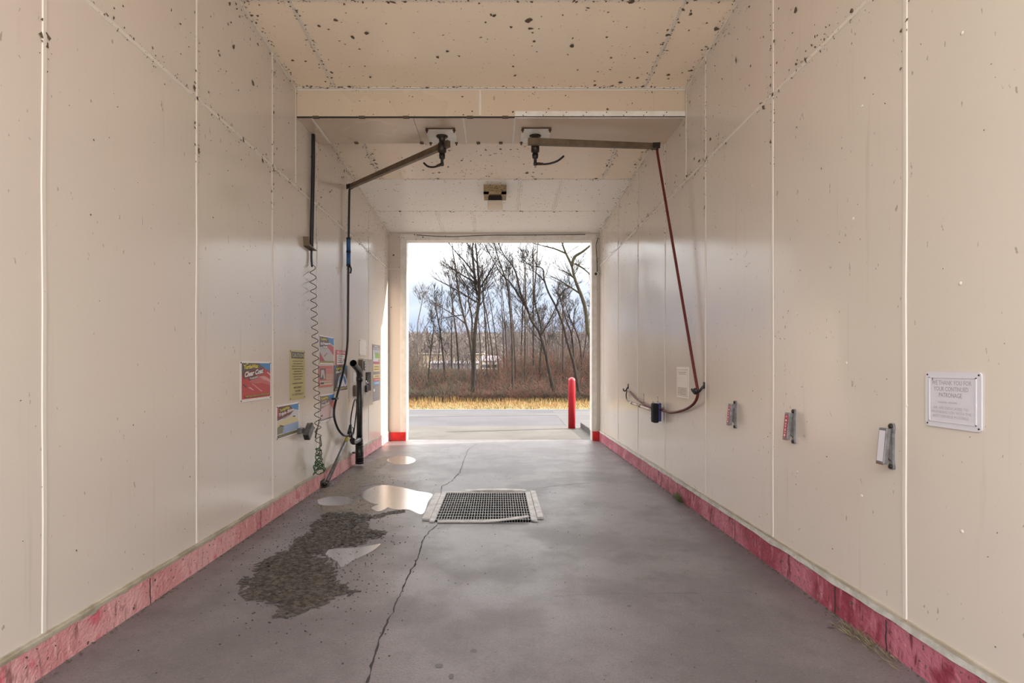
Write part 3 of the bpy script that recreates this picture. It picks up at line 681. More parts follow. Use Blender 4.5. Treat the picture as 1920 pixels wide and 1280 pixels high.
bd = (bl_b - bl_a).normalized()
boom('ceiling_boom', 'brown swivel boom reaching over to the poster wall with black hose', (-.605, 5.93), bl_a - bd * .03, bl_b, 3.74, (bd.x, bd.y, 0), BG)
br_a = Vector((.315, 5.80, 3.735)); br_b = Vector((1.70, 5.90, 3.725))
boom('ceiling_boom', 'brown swivel boom reaching over to the mat clamp wall with red hose', (.40, 5.92), br_a, br_b, 3.73, (1, .06, 0), BG)

# ================================================================== LEFT WALL: pressure hose, wand, pipe
e = tag(empty('pressure_hose', (-1.955, 7.22, 3.68)), 'black pressure hose with blue grip sleeve hanging from the boom', 'hose')
pts = [(-1.955, 7.235, 3.70), (-1.96, 7.235, 3.60), (-1.962, 7.22, 3.2), (-1.962, 7.20, 2.6), (-1.965, 7.19, 2.0), (-1.963, 7.14, 1.6), (-1.968, 6.95, 1.25), (-1.973, 6.70, .97), (-1.972, 6.60, .79), (-1.955, 6.68, .62), (-1.925, 6.83, .51), (-1.90, 6.97, .49)]
q = MB(); q.tube(spline(pts, 7), .0145, 8); loc(q.build('hose', BLACK), e)
za, zb_ = EYE + (687 - 447) * 7.2 / F, EYE + (687 - 497) * 7.2 / F; zm = (za + zb_) / 2
q = MB(); q.tube([(-1.962, 7.205, za), (-1.962, 7.205, zm + .012)], .027, 10); q.tube([(-1.962, 7.205, zm - .012), (-1.962, 7.205, zb_)], .027, 10); loc(q.build('grip_sleeve', BLUE), e)
for z in (za, zm, zb_):
    q = MB(); q.tube([(-1.962, 7.205, z - .012), (-1.962, 7.205, z + .012)], .029, 10); loc(q.build('band', BLACK), e)
q = MB(); q.tube(spline([(-1.962, 7.20, zb_ - .01), (-1.93, 7.19, zb_ - .03), (-1.925, 7.19, zb_ - .07), (-1.935, 7.19, zb_ - .11)]), .012, 6); loc(q.build('tail', BLACK), e)
p = lw(630, 747, .04); q = MB(); q.box((WL + .001, p.y - .05, p.z - .012), (WL + .058, p.y + .05, p.z + .012)); loc(q.build('wall_clip', BLACK), e)
# pipe holder
e = tag(empty('wand_holder_pipe', (-1.90, 7.53, 0)), 'black plastic pipe holder with angled mouth standing by the coin box', 'pipe')
bx_, by_ = -1.90, 7.53
q = MB(); q.tube([(bx_, by_, .03), (bx_, by_, .30)], .055, 20); loc(q.build('lower_coupling', BLACK), e)
for z in (.05, .12, .19, .27):
    q = MB(); q.tube([(bx_, by_, z - .006), (bx_, by_, z + .006)], .0575, 20); loc(q.build('clamp_band', BLACKP), e)
q = MB(); q.tube([(bx_, by_, .28), (bx_, by_, .40)], .047, 18); loc(q.build('tee', BLACKP), e)
q = MB(); q.tube([(bx_, by_, .38), (bx_, by_, 1.24)], .040, 18); loc(q.build('riser', BLACKP), e)
q = MB(); q.tube([(bx_, by_, 1.16), (bx_, by_, 1.22)], .045, 18); q.tube(spline([(bx_, by_, 1.20), (bx_, by_, 1.26), (bx_ - .002, by_ - .06, 1.315), (bx_ - .006, by_ - .18, 1.36), (bx_ - .008, by_ - .30, 1.405)], 6), [.042] * 18 + [.044] * 6 + [.047], 18, cap=False); loc(q.build('angled_mouth', BLACKP), e)
q = MB(); q.tube(spline([(bx_, by_, .36), (bx_ + .004, by_ - .12, .365), (bx_ + .002, by_ - .22, .36), (bx_ - .002, by_ - .33, .37), (bx_ - .002, by_ - .37, .41)]), .034, 12); loc(q.build('side_branch', BLACK), e)
q = MB(); q.tube([(bx_ - .06, by_, .18), (WL + .015, by_, .18)], .012, 8); loc(q.build('wall_strap', BLACKP), e)
# spray lance
e = tag(empty('spray_lance', (-1.95, 6.27, .03)), 'grey steel spray lance leaning on the pink upstand', 'wand')
la, lb = Vector((-1.955, 6.28, .045)), Vector((-1.895, 7.03, .52)); ld = (lb - la).normalized()
q = MB(); q.tube([la, la.lerp(lb, .78)], .022, 12); loc(q.build('tube', GREYP), e)
q = MB(); q.tube([la.lerp(lb, .78), la.lerp(lb, .90)], .0235, 12); loc(q.build('yellow_band', mat('yellow_band', (.34, .29, .03), .5)), e)
q = MB(); q.tube([la.lerp(lb, .88), lb], .024, 12); q.tube([lb - ld * .03, lb + Vector((0, .03, .09))], [.028, .018], 10); q.tube([lb, lb + Vector((.005, .06, -.07))], [.026, .02], 10); q.tube(spline([lb + Vector((.005, .02, .07)), lb + Vector((.02, .08, .04)), lb + Vector((.012, .07, -.05))]), .006, 6); loc(q.build('trigger_gun', BLACK), e)
q = MB(); q.box((WL + .02, 6.17, .012), (-1.925, 6.33, .02)); q.box((-2.0, 6.17, .02), (-1.994, 6.33, .075)); q.lathe((-1.96, 6.21, .02), [(.028, 0), (.028, .03), (.02, .034)], (0, 0, 1), 12); loc(q.build('foot_bracket', DKMET), e)
q = MB(); q.tube(spline([lb + Vector((0, .03, .08)), lb + Vector((-.02, .12, .18)), lb + Vector((-.02, .26, .36)), lb + Vector((-.015, .34, .40)), lb + Vector((-.01, .38, .32)), lb + Vector((-.01, .30, .12)), lb + Vector((0, .18, -.03)), lb + Vector((0, .10, -.06))], 6), .0085, 7); loc(q.build('whip_hose', BLACK), e)

# ================================================================== LEFT WALL: coiled cord
yb = 5.86
e = tag(empty('air_drop_hose', (WL, yb, 3.8)), 'straight black drop hose running down the wall to its bracket', 'hose')
q = MB(); q.tube(spline([(-1.985, 5.90, 3.85), (-1.987, 5.90, 3.5), (-1.988, 5.88, 3.1), (-1.992, 5.87, 2.75), (-1.990, 5.86, 2.62)]), .020, 10); loc(q.build('hose', BLACK), e)
q = MB(); q.box((WL + .001, 5.68, 2.60), (WL + .008, 5.90, 2.70)); q.prism([(5.66, 2.70), (5.70, 2.63), (5.92, 2.61), (5.92, 2.605), (5.68, 2.61)], 0, WL + .001, WL + .06); loc(q.build('bracket', BRONZE), e)
q = MB(); q.tube(spline([(-1.990, 5.86, 2.62), (-1.992, 5.86, 2.52), (-1.985, 5.86, 2.42)]), [.012] * 12 + [.005], 7); loc(q.build('nozzle', BLACK), e)
e = tag(empty('coiled_cord', (-1.96, yb, .24)), 'springy olive coiled cord ending in a green tangle', 'cord')
pts = []; nt = 20; steps = 14
zt, zbm = EYE + (687 - 500) * yb / F, EYE - (832 - 687) * yb / F
for i in range(nt * steps + 1):
    t = i / (nt * steps); a = 2 * math.pi * i / steps; r = .026 + .012 * min(1, t * 6)
    pts.append((-1.978 + .062 * t + (r if r < .032 else .032) * math.cos(a), yb + .035 * math.sin(a), zt + (zbm - zt) * (t ** .96)))
q = MB(); q.tube([(-1.985, 5.86, 2.45)] + pts, .0042, 5, cap=False); loc(q.build('coil', OLIVEC), e)
random.seed(31); pg = []; k = 150
for i in range(k + 1):
    t = i / k; a = i * 2 * math.pi / 10.5; r = .028 + (.034 if t > .55 else 0) * (t - .55) / .45 + random.uniform(-.008, .010)
    pg.append((-1.912 + r * math.cos(a), yb + (.04 + .05 * t) * math.sin(a), zbm - .02 - .27 * t ** .7 + (.014 + .03 * t) * math.sin(a * 1.37 + 1) + random.uniform(-.006, .006)))
q = MB(); q.tube([pts[-1]] + pg, .0048, 5, cap=False); loc(q.build('tangle', GREENC), e)
q = MB(); q.tube(spline([pts[-1], (-1.90, yb, .62), (-1.895, yb - .02, .50), (-1.91, yb, .43)]), .0048, 5); q.tube(spline([pts[-40], (-1.94, yb - .03, .60), (-1.935, 5.86, .70)], 6), .006, 6); loc(q.build('lead', OLIVEC), e)
# tilted nozzle holder box
p = lw(573, 809, .05)
e = tag(empty('nozzle_holder', (WL, p.y, p.z)), 'small tilted grey box holder beside the coiled cord', 'holder')
R_ = Matrix.Rotation(math.radians(-52), 3, 'X')
q = MB(); q.bbox((-.022, -.042, -.085), (.040, .042, .085), .006); o = q.build('box', GREYP, e); o.location = (.065, .02, 0); o.rotation_euler = R_.to_euler()
q = MB(); q.box((-.015, -.034, -.088), (.033, .034, -.0845)); s_ = q.build('box_mouth', DARKIN, o)
q = MB(); q.bbox((0, -.11, -.01), (.045, -.01, .045), .005); q.build('wall_block', GREYP, e)
q = MB(); q.tube([(.075, .07, .045), (.08, .105, .07)], .018, 8); q.tube([(.08, .10, .045), (.085, .145, .02)], .014, 8); q.build('plug', BLACK, e)

# ================================================================== print helpers
def text_geo(s, bold=0.0):
    cu = bpy.data.curves.new('t', 'FONT'); cu.body = s; cu.fill_mode = 'FRONT'; cu.offset = bold; cu.resolution_u = 2; cu.align_x = 'LEFT'
    ob = bpy.data.objects.new('t', cu); COL.objects.link(ob); bpy.context.view_layer.update()
    me = ob.evaluated_get(bpy.context.evaluated_depsgraph_get()).to_mesh()
    v = [q_.co.copy() for q_ in me.vertices]; f = [list(p_.vertices) for p_ in me.polygons]
    bpy.data.objects.remove(ob); bpy.data.curves.remove(cu)
    return v, f
class Print:
    """flat printed artwork in units of the board (0..1, 0..1), colours by material, layers 0.4 mm apart"""
    def __init__(s, w_, h_, z): s.w = w_; s.h = h_; s.z = z; s.mb = MB(); s.mats = []; s.k = 0
    def mi(s, c):
        nm = 'ink_%02x%02x%02x' % tuple(int(255 * max(0, min(1, x))) for x in c)
        m_ = mat(nm, c, .38)
        if m_ not in s.mats: s.mats.append(m_)
        return s.mats.index(m_)
    def nz(s): s.k += 1; return s.z + .00018 * s.k
    def poly(s, pts, c):
        z = s.nz(); s.mb.add([(x * s.w, y * s.h, z) for x, y in pts], [list(range(len(pts)))], s.mi(c)); return s
    def rect(s, x0, y0, x1, y1, c): return s.poly([(x0, y0), (x1, y0), (x1, y1), (x0, y1)], c)
    def text(s, t, x0, y0, x1, y1, c, shadow=None, rise=0.0, shear=0.0, bold=.02):
        v, f = text_geo(t, bold)
        if not v: return s
        ax, bx2 = min(q_.x for q_ in v), max(q_.x for q_ in v); ay, by2 = min(q_.y for q_ in v), max(q_.y for q_ in v)
        def put(dx, dy, col):
            z = s.nz(); o = []
            for q_ in v:
                a = (q_.x - ax) / (bx2 - ax + 1e-9); b = (q_.y - ay) / (by2 - ay + 1e-9)
                o.append(((x0 + (x1 - x0) * a + shear * b + dx) * s.w, (y0 + (y1 - y0) * b + rise * a + dy) * s.h, z))
            s.mb.add(o, f, s.mi(col))
        if shadow:
            put(.012, -.014, shadow); put(-.008, -.006, shadow); put(.006, .008, shadow)
        put(0, 0, c); return s
    def lines(s, x0, x1, y, h, c, seed=0, cen=False):
        """a line of lettering too small to read in the photograph: short strokes"""
        r = random.Random(seed); x = x0; z = s.nz(); m_ = s.mi(c)
        while x < x1:
            w_ = r.uniform(.03, .09) * (x1 - x0); w_ = min(w_, x1 - x)
            n_ = max(1, int(w_ / (.022 * (x1 - x0))))
            for k in range(n_):
                a = x + w_ * k / n_; b = a + w_ / n_ * .72; hh = h * r.uniform(.8, 1)
                s.mb.add([(a * s.w, y * s.h, z), (b * s.w, y * s.h, z), (b * s.w, (y + hh) * s.h, z), (a * s.w, (y + hh) * s.h, z)], [(0, 1, 2, 3)], m_)
            x += w_ + r.uniform(.015, .03) * (x1 - x0)
        return s
    def build(s, parent, name='print'): return s.mb.build(name, s.mats, parent)
def board(name, label, cat, side, quad, col, group=None, thick=.004, border=None, screws=True, frame=None):
    """board on a wall from its left/right/top/bottom pixels (x0,y0,x1,y1: top-left, bottom-left at x0; width by x1)"""
    x0, yt, yb2, x1 = quad; f_ = lw if side == 'l' else rw
    a = f_(x0, yt); b = f_(x0, yb2); c = f_(x1, PY)
    w_ = abs(c.y - a.y); h_ = a.z - b.z
    e = tag(empty(name, (a.x, a.y, b.z), RL if side == 'l' else RR), label, cat, group)
    q = MB(); q.bbox((0, 0, .001), (w_, h_, thick), min(.0015, thick / 3)); q.build('board', mat('board_%s_%d' % (name, len(MATS)), col, .35), e)
    if screws:
        for u, v in ((.03, .035), (.97, .035), (.03, .965), (.97, .965)):
            q = MB(); q.lathe((u * w_, v * h_, thick), [(.007, 0), (.005, .003)], (0, 0, 1), 8); q.build('screw', DKMET, e)
    return e, Print(w_, h_, thick)
YEL = (.72, .60, .04); DK = (.035, .03, .03); WHT = (.80, .76, .74); RED = (.50, .035, .035); SKYB = (.03, .22, .52); PINK = (.68, .33, .32)
SIGNG = 'colourful wash programme posters on the wall'
# Clear Coat
e, P = board('poster', 'red bonnet poster reading Clear Coat, nearest of the wall posters', 'poster', 'l', (449, 677, 755, 507.5), WHT, SIGNG)
P.rect(.05, .07, .97, .96, RED)
P.poly([(.05, .64), (.05, .96), (.60, .96), (.78, .80), (.55, .72), (.2, .60)], (.10, .085, .08)).poly([(.58, .96), (.97, .96), (.97, .74), (.76, .83)], SKYB)
P.poly([(.25, .50), (.50, .60), (.75, .63), (.97, .52), (.97, .36), (.70, .44), (.45, .44)], (.56, .12, .12)).poly([(.58, .62), (.78, .62), (.95, .53), (.97, .44), (.85, .50), (.72, .53)], (.66, .33, .33))
P.poly([(.84, .72), (.97, .62), (.97, .67), (.87, .73)], (.72, .45, .45)).poly([(.33, .45), (.38, .44), (.70, .22), (.64, .23)], (.70, .30, .29)).poly([(.22, .36), (.30, .36), (.42, .27), (.36, .28)], (.70, .34, .33)).poly([(.07, .43), (.09, .45), (.19, .38), (.17, .35)], DK)
P.poly([(.08, .56), (.08, .74), (.74, .86), (.74, .74), (.5, .65), (.5, .58), (.27, .53), (.27, .58)], (.22, .03, .03))
P.text('TurtleWax', .10, .80, .55, .91, YEL, DK, .035, .0, .045)
P.poly([(.16, .92), (.22, .93), (.24, .96), (.19, .955)], YEL)
P.text('Clear Coat', .11, .60, .70, .74, WHT, DK, .10, .02, .045).text('Protectant', .27, .54, .53, .60, WHT, DK, .05, .01, .02)
P.text('High-tech Shine and Protection!', .13, .105, .92, .155, YEL, DK, .012, 0, .015).build(e)
# caution
e, P = board('caution_sign', 'yellow caution sign with dark header panel and small text', 'sign', 'l', (543, 655, 751, 571), (.50, .42, .15), None)
P.rect(.08, .83, .93, .96, (.055, .035, .03)).text('CAUTION', .14, .855, .90, .935, (.55, .48, .25), None, 0, 0, .01)
INK = (.13, .10, .035)
for i, (t, a, b) in enumerate((('THIS BAY IS EQUIPPED', .16, .86), ('WITH HIGH PRESSURE', .18, .82), ('WASHER. WE CANNOT BE', .12, .90), ('LIABLE TO YOUR VEHICLE', .12, .88), ('RESULTING FROM', .24, .78), ('WASHING OR WAXING', .18, .84), ('EQUIPMENT OR', .22, .82), ('MISUSE.', .26, .74))):
    P.lines(a, b, .765 - .052 * i, .026, INK, 40 + i)
P.lines(.15, .86, .315, .032, INK, 60)
P.text('MANAGEMENT', .24, .225, .78, .268, INK, None, 0, 0, .006).text('ASSUMES', .32, .155, .70, .198, INK, None, 0, 0, .006).text('NO RESPONSIBILITY', .13, .085, .90, .128, INK, None, 0, 0, .004).build(e)
# Triple Shine
e, P = board('poster', 'poster reading Triple Shine with yellow foam on a blue car', 'poster', 'l', (517, 761, 826, 560), WHT, SIGNG)
P.rect(.04, .05, .97, .96, (.62, .60, .62)).rect(.04, .60, .12, .96, (.45, .10, .10)).poly([(.10, .96), (.58, .96), (.75, .78), (.60, .66), (.04, .56), (.04, .70), (.12, .70)], (.16, .03, .03)).poly([(.56, .96), (.97, .96), (.97, .75), (.72, .82)], SKYB)
P.poly([(.04, .50), (.35, .56), (.70, .60), (.97, .48), (.97, .33), (.55, .36), (.25, .34), (.04, .36)], (.66, .56, .30)).poly([(.20, .38), (.55, .38), (.97, .40), (.97, .16), (.60, .14), (.25, .14)], (.30, .40, .62)).poly([(.04, .16), (.04, .36), (.14, .40), (.30, .30), (.25, .16)], (.20, .18, .10)).poly([(.12, .40), (.28, .33), (.32, .36), (.17, .42)], DK).poly([(.68, .58), (.80, .56), (.83, .59), (.72, .61)], DK)
P.rect(.04, .05, .97, .13, (.12, .11, .06))
P.text('TurtleWax', .12, .80, .56, .89, YEL, DK, .055, 0, .045).text('Triple Shine', .07, .64, .72, .77, WHT, (.2, .02, .02), .10, .02, .045).text('Foaming Wax', .26, .575, .54, .62, WHT, (.2, .02, .02), .05, 0, .02).text('Clean, Shine & Protects in One Step!', .08, .065, .95, .115, YEL, DK, .012, 0, .01).build(e)
# High pressure soap
e, P = board('poster', 'poster reading High Pressure Soap with foam streak, topmost behind the cord', 'poster', 'l', (597, 627.5, 683, 626), WHT, SIGNG)
P.rect(.04, .06, .97, .96, (.52, .47, .46)).poly([(.04, .96), (.55, .96), (.68, .80), (.70, .66), (.04, .60)], (.12, .085, .075)).poly([(.53, .96), (.97, .96), (.97, .70), (.72, .78)], SKYB).poly([(.48, .64), (.74, .72), (.97, .64), (.97, .32), (.70, .52)], (.52, .08, .09)).poly([(.04, .45), (.20, .28), (.40, .10), (.04, .10)], (.42, .06, .07)).poly([(.30, .28), (.34, .27), (.52, .40), (.50, .42)], (.28, .02, .03))
P.text('TurtleWax', .10, .82, .50, .91, YEL, DK, .02, 0, .045).text('Hi-Pressure', .09, .66, .68, .77, WHT, (.12, .02, .02), .04, .02, .045).text('Soap', .25, .54, .52, .65, WHT, (.12, .02, .02), .03, .02, .045).rect(.04, .06, .97, .125, (.14, .12, .06)).lines(.06, .94, .075, .035, YEL, 71).build(e)
# use caution notice
e, P = board('notice_sign', 'small white notice with red border and dollar mark beside the black hose', 'sign', 'l', (629, 655.5, 684.5, 648), (.50, .05, .06), None, screws=False)
P.rect(.10, .05, .92, .70, WHT).text('USE CAUTION', .12, .76, .90, .93, WHT, None, 0, 0, .012)
for i, (a, b) in enumerate(((.16, .74), (.16, .58), (.16, .62), (.16, .70))): P.lines(a, b, .58 - .14 * i, .07, DK, 80 + i)
P.text('$', .72, .26, .86, .46, RED, None, 0, 0, .03).build(e)
# red picture notice
e, P = board('notice_sign', 'salmon red notice with a small dark picture in its corner', 'sign', 'l', (597, 685.5, 727, 623.5), (.56, .14, .12), None, screws=False)
P.rect(.08, .10, .94, .30, (.66, .50, .40)).rect(.08, .36, .46, .88, (.10, .09, .09)).poly([(.14, .80), (.36, .82), (.40, .60), (.44, .40), (.34, .38), (.28, .62), (.20, .44), (.14, .48)], (.55, .45, .42)).rect(.50, .34, .94, .62, (.62, .40, .28))
for i in range(4): P.lines(.50, .92, .84 - .06 * i, .03, (.75, .45, .4), 90 + i)
for i in range(4): P.lines(.54, .90, .55 - .05 * i, .022, (.2, .1, .08), 95 + i)
P.rect(.10, .15, .34, .24, DK).lines(.36, .92, .20, .04, DK, 99).build(e)
# wheel and tyre
e, P = board('poster', 'poster reading Wheel and Tire with a blue wheel, partly behind the hose', 'poster', 'l', (625.5, 684.5, 733.5, 651), (.10, .09, .09), SIGNG)
P.rect(.03, .05, .97, .97, (.09, .08, .085)).poly([(.03, .97), (.12, .97), (.06, .85), (.03, .85)], SKYB).poly([(.80, .97), (.97, .97), (.97, .74), (.88, .82)], SKYB)
P.poly([(.22, .14), (.34, .52), (.55, .70), (.80, .64), (.96, .40), (.96, .16)], (.60, .60, .62)).poly([(.34, .30), (.38, .50), (.52, .62), (.60, .58), (.60, .30), (.50, .20)], SKYB).poly([(.66, .60), (.80, .52), (.90, .34), (.84, .18), (.70, .22)], (.03, .12, .40)).poly([(.52, .18), (.60, .46), (.64, .46), (.60, .16)], WHT).poly([(.64, .44), (.86, .14), (.80, .12), (.62, .36)], WHT)
P.text('TurtleWax', .12, .80, .58, .90, YEL, DK, .05, 0, .045).text('Wheel & Tire', .10, .66, .70, .77, WHT, DK, .09, .02, .045).text('Cleaner', .28, .57, .56, .64, PINK, DK, .05, 0, .02).rect(.03, .05, .97, .11, (.16, .13, .04)).lines(.06, .94, .06, .035, YEL, 101).build(e)
# pre-soak
e, P = board('poster', 'pale pink poster reading Pre-Soak, lowest behind the coiled cord', 'poster', 'l', (598.5, 741, 794, 627), WHT, SIGNG)
P.rect(.03, .08, .97, .96, (.60, .42, .42)).poly([(.03, .96), (.55, .96), (.72, .78), (.66, .64), (.03, .50)], (.20, .14, .13)).poly([(.50, .96), (.97, .96), (.97, .72), (.75, .76)], SKYB).poly([(.66, .62), (.80, .74), (.97, .72), (.97, .30), (.78, .48)], (.52, .09, .09)).poly([(.08, .44), (.62, .62), (.90, .24), (.60, .12), (.10, .20)], (.64, .47, .46)).poly([(.05, .27), (.18, .29), (.20, .23), (.07, .22)], DK)
P.text('TurtleWax', .08, .80, .54, .90, YEL, DK, .04, 0, .045).text('Vehicle', .12, .70, .42, .76, WHT, DK, .04, 0, .015).text('Pre-Soak', .09, .55, .62, .67, WHT, (.25, .03, .045), .08, .02, .03).rect(.03, .08, .97, .12, (.16, .12, .10)).build(e)
# price menu
e, P = board('price_menu', 'tall narrow grey programme menu with coloured bands beside the coin box', 'sign', 'l', (698, 645, 753, 712), (.20, .19, .21), None, screws=False)
P.rect(.08, .60, .94, .905, (.62, .61, .62)).text('MENU', .25, .955, .75, .985, WHT, None, 0, 0, .01).text('SELF SERVE', .12, .918, .90, .945, WHT, None, 0, 0, .01).rect(.32, .76, .94, .84, (.22, .42, .06)).rect(.08, .655, .94, .70, (.45, .08, .14)).rect(.08, .52, .94, .645, (.66, .52, .24)).rect(.08, .41, .94, .47, (.66, .52, .24)).rect(.08, .355, .94, .40, (.62, .10, .06)).rect(.08, .29, .94, .345, (.10, .35, .62)).rect(.12, .17, .28, .22, WHT)
for i in range(2): P.lines(.20, .84, .60 - .045 * i, .018, DK, 110 + i)
P.lines(.3, .84, .43, .02, DK, 113).lines(.3, .84, .368, .02, WHT, 114).lines(.3, .84, .305, .025, WHT, 115)
for i in range(8): P.lines(.12 if i > 3 else .34, .90, .24 - .025 * i, .011, (.5, .48, .5), 120 + i)
for i in range(3): P.lines(.2, .9, .88 - .02 * i, .01, DK, 130 + i)
P.text('$', .74, .705, .86, .745, RED, None, 0, 0, .02)
P.build(e)
# small notice + junction box + ghost outline
e, P = board('notice_card', 'tiny white notice half hidden behind the black pipe', 'sign', 'l', (661, 697, 717.5, 668.5), WHT, None, screws=False)
P.rect(.04, .03, .96, .97, (.25, .2, .2)).rect(.10, .06, .90, .94, WHT)
for i in range(6): P.lines(.2, .85, .80 - .13 * i, .05, (.35, .28, .25), 140 + i)
P.build(e)
a, b = lw(662, 722), lw(662, 743)
e = tag(empty('junction_box', (WL, a.y, b.z), RL), 'small brown junction box behind the black pipe', 'box')
q = MB(); q.bbox((0, 0, 0), (.17, a.z - b.z, .035), .006); q.build('body', mat('brown_box', (.16, .105, .075), .5), e)
q = MB(); q.bbox((.01, .012, .034), (.16, a.z - b.z - .012, .040), .002); q.build('lid', mat('brown_box', (.16, .105, .075), .5), e)
a, b = lw(673.5, 636), lw(673.5, 665.5); gw = lw(686, 650).y - a.y; gh = a.z - b.z
e = tag(empty('cover_plate', (WL, a.y, b.z), RL), 'blank cream cover plate above the coin box', 'plate')
q = MB(); q.bbox((0, 0, .0), (gw, gh, .006), .002); q.build('plate', STRIP, e)
for u, v in ((.05, .95), (.9, .93), (.95, .5), (.05, .05)):
    q = MB(); q.lathe((u * gw, v * gh, .006), [(.006, 0), (.004, .003)], (0, 0, 1), 8); q.build('screw', DKMET, e)
q = MB(); q.box((-.012, 0, .0005), (0, gh, .002)); q.box((0, -.006, .0005), (gw * .7, 0, .002)); q.build('sealant_line', FLASH, e)
# coin box
e = tag(empty('coin_box', (WL, 7.91, .785), RL), 'stainless steel coin box with a dark recessed selector opening', 'coin box')
W_, H_, D_ = .60, .68, .07
ox0, ox1, oy0, oy1 = .13, .48, .21, .49
q = MB()                                                  # body with a real opening
q.box((0, 0, 0), (W_, oy0, D_)); q.box((0, oy1, 0), (W_, H_, D_)); q.box((0, oy0, 0), (ox0, oy1, D_)); q.box((ox1, oy0, 0), (W_, oy1, D_)); q.box((ox0, oy0, 0), (ox1, oy1, .006)); q.build('body', STAIN, e)
q = MB(); q.box((ox0, oy0, .0065), (ox1, oy1, .010)); q.build('recess', DARKIN, e)
q = MB(); q.bbox((.16, .27, .010), (.24, .47, .03), .004); q.build('selector_panel', mat('greenish_panel', (.22, .30, .24), .4), e)
q = MB(); q.lathe((.32, .33, .01), [(.035, 0), (.035, .03), (.012, .035), (.01, .06)], (0, 0, 1), 14); q.build('selector_knob', mat('knob_grey', (.45, .45, .47), .35, .4), e)
q = MB(); q.bbox((.10, .20, .07), (.19, .30, .10), .006); q.build('coin_slot', BLACK, e)
q = MB(); q.box((.11, .17, .07), (.18, .20, .073)); q.build('slot_label', mat('pale_blue_label', (.42, .46, .58), .5), e)
q = MB(); q.bbox((.02, .52, .07), (.10, .655, .082), .003); lk = q.build('lock_plate', mat('lock_dark', (.10, .09, .09), .5), e)
for i in range(3):
    q = MB(); q.box((.035, .535 + .042 * i, .0825), (.085, .56 + .042 * i, .085)); q.build('button', WHT and mat('button_white', (.55, .53, .52), .4), lk)
q = MB(); q.box((-.004, .50, 0), (0, .67, .06)); q.build('side_hinge', BRONZE, e)
q = MB(); q.bbox((-.003, H_, 0), (W_ + .003, H_ + .008, D_ + .004), .002); q.build('top_edge', FLASH, e)
q = MB(); q.bbox((-.003, -.008, 0), (W_ + .003, 0, D_ + .004), .002); q.build('bottom_edge', FLASH, e)

# ================================================================== RIGHT WALL
# thank-you sign
e = empty('thank_you_sign', (WR, 2.396, 1.105), RR); tag(e, 'faded white embossed sign thanking customers, screwed to the wall', 'sign')
W_, H_ = .279, .233
q = MB(); q.bbox((0, 0, 0), (W_, H_, .006), .0025)
q = MB(); r = .016; cs = []
for cx, cy, a0 in ((W_ - r, r, -90), (W_ - r, H_ - r, 0), (r, H_ - r, 90), (r, r, 180)):
    for k in range(5): t = math.radians(a0 + 22.5 * k); cs.append((cx + r * math.cos(t), cy + r * math.sin(t)))
q.prism(cs, 2, .001, .006); SGN = mat('faded_white_plastic', (.66, .65, .71), .4); q.build('board', SGN, e)
q = MB(); i0 = .022
for a, b in (((i0, i0), (W_ - i0, i0 + .004)), ((i0, H_ - i0 - .004), (W_ - i0, H_ - i0)), ((i0, i0), (i0 + .004, H_ - i0)), ((W_ - i0 - .004, i0), (W_ - i0, H_ - i0))):
    q.box((*a, .006), (*b, .0085))
q.build('raised_rim', SGN, e)
for u, v in ((.012, .012), (W_ - .012, .012), (.012, H_ - .012), (W_ - .012, H_ - .012)):
    q = MB(); q.lathe((u, v, .006), [(.0042, 0), (.003, .002)], (0, 0, 1), 10); q.build('screw', DKMET, e)
P = Print(W_, H_, .0062); FD = (.42, .40, .42); FD2 = (.53, .50, .52)
P.text('WE THANK YOU FOR', .13, .765, .84, .845, FD, None, 0, 0, .012).text('YOUR CONTINUED', .17, .655, .79, .735, FD, None, 0, 0, .012).text('PATRONAGE', .27, .545, .68, .625, FD, None, 0, 0, .012)
P.lines(.25, .42, .44, .03, FD2, 5).lines(.45, .60, .44, .03, FD2, 6).text('WE ARE DEDICATED TO', .16, .33, .79, .375, FD2, None, 0, 0, .006).text('PROVIDING YOU WITH THE', .14, .255, .84, .30, FD2, None, 0, 0, .006).text('BEST SERVICE POSSIBLE', .16, .18, .80, .225, FD2, None, 0, 0, .006).build(e, 'lettering')
q = MB(); q.add([(.038, .195, .0063), (.041, .195, .0063), (.042, .208, .0063), (.038, .207, .0063)], [(0, 1, 2, 3)]); q.build('scratch', DKMET, e)
# faded instruction card
e, P = board('instruction_card', 'faded cream instruction card beside the red hose', 'sign', 'r', (1270, 688, 744, 1292.5), (.84, .76, .70), None, screws=False, thick=.008)
P.rect(.05, .91, .95, .925, (.55, .35, .30)).rect(.05, .06, .95, .072, (.4, .3, .25)).rect(.05, .06, .065, .92, (.60, .46, .40)).rect(.93, .06, .945, .92, (.60, .46, .40))
FK = (.20, .13, .09)
P.lines(.16, .82, .82, .03, FK, 11).lines(.2, .78, .765, .028, FK, 12)
for i in range(3): P.lines(.12, .6 - .1 * i, .62 - .09 * i, .012, (.60, .50, .44), 15 + i)
for i in range(5): P.lines(.14, .86, .31 - .052 * i, .03, FK, 20 + i)
P.build(e)
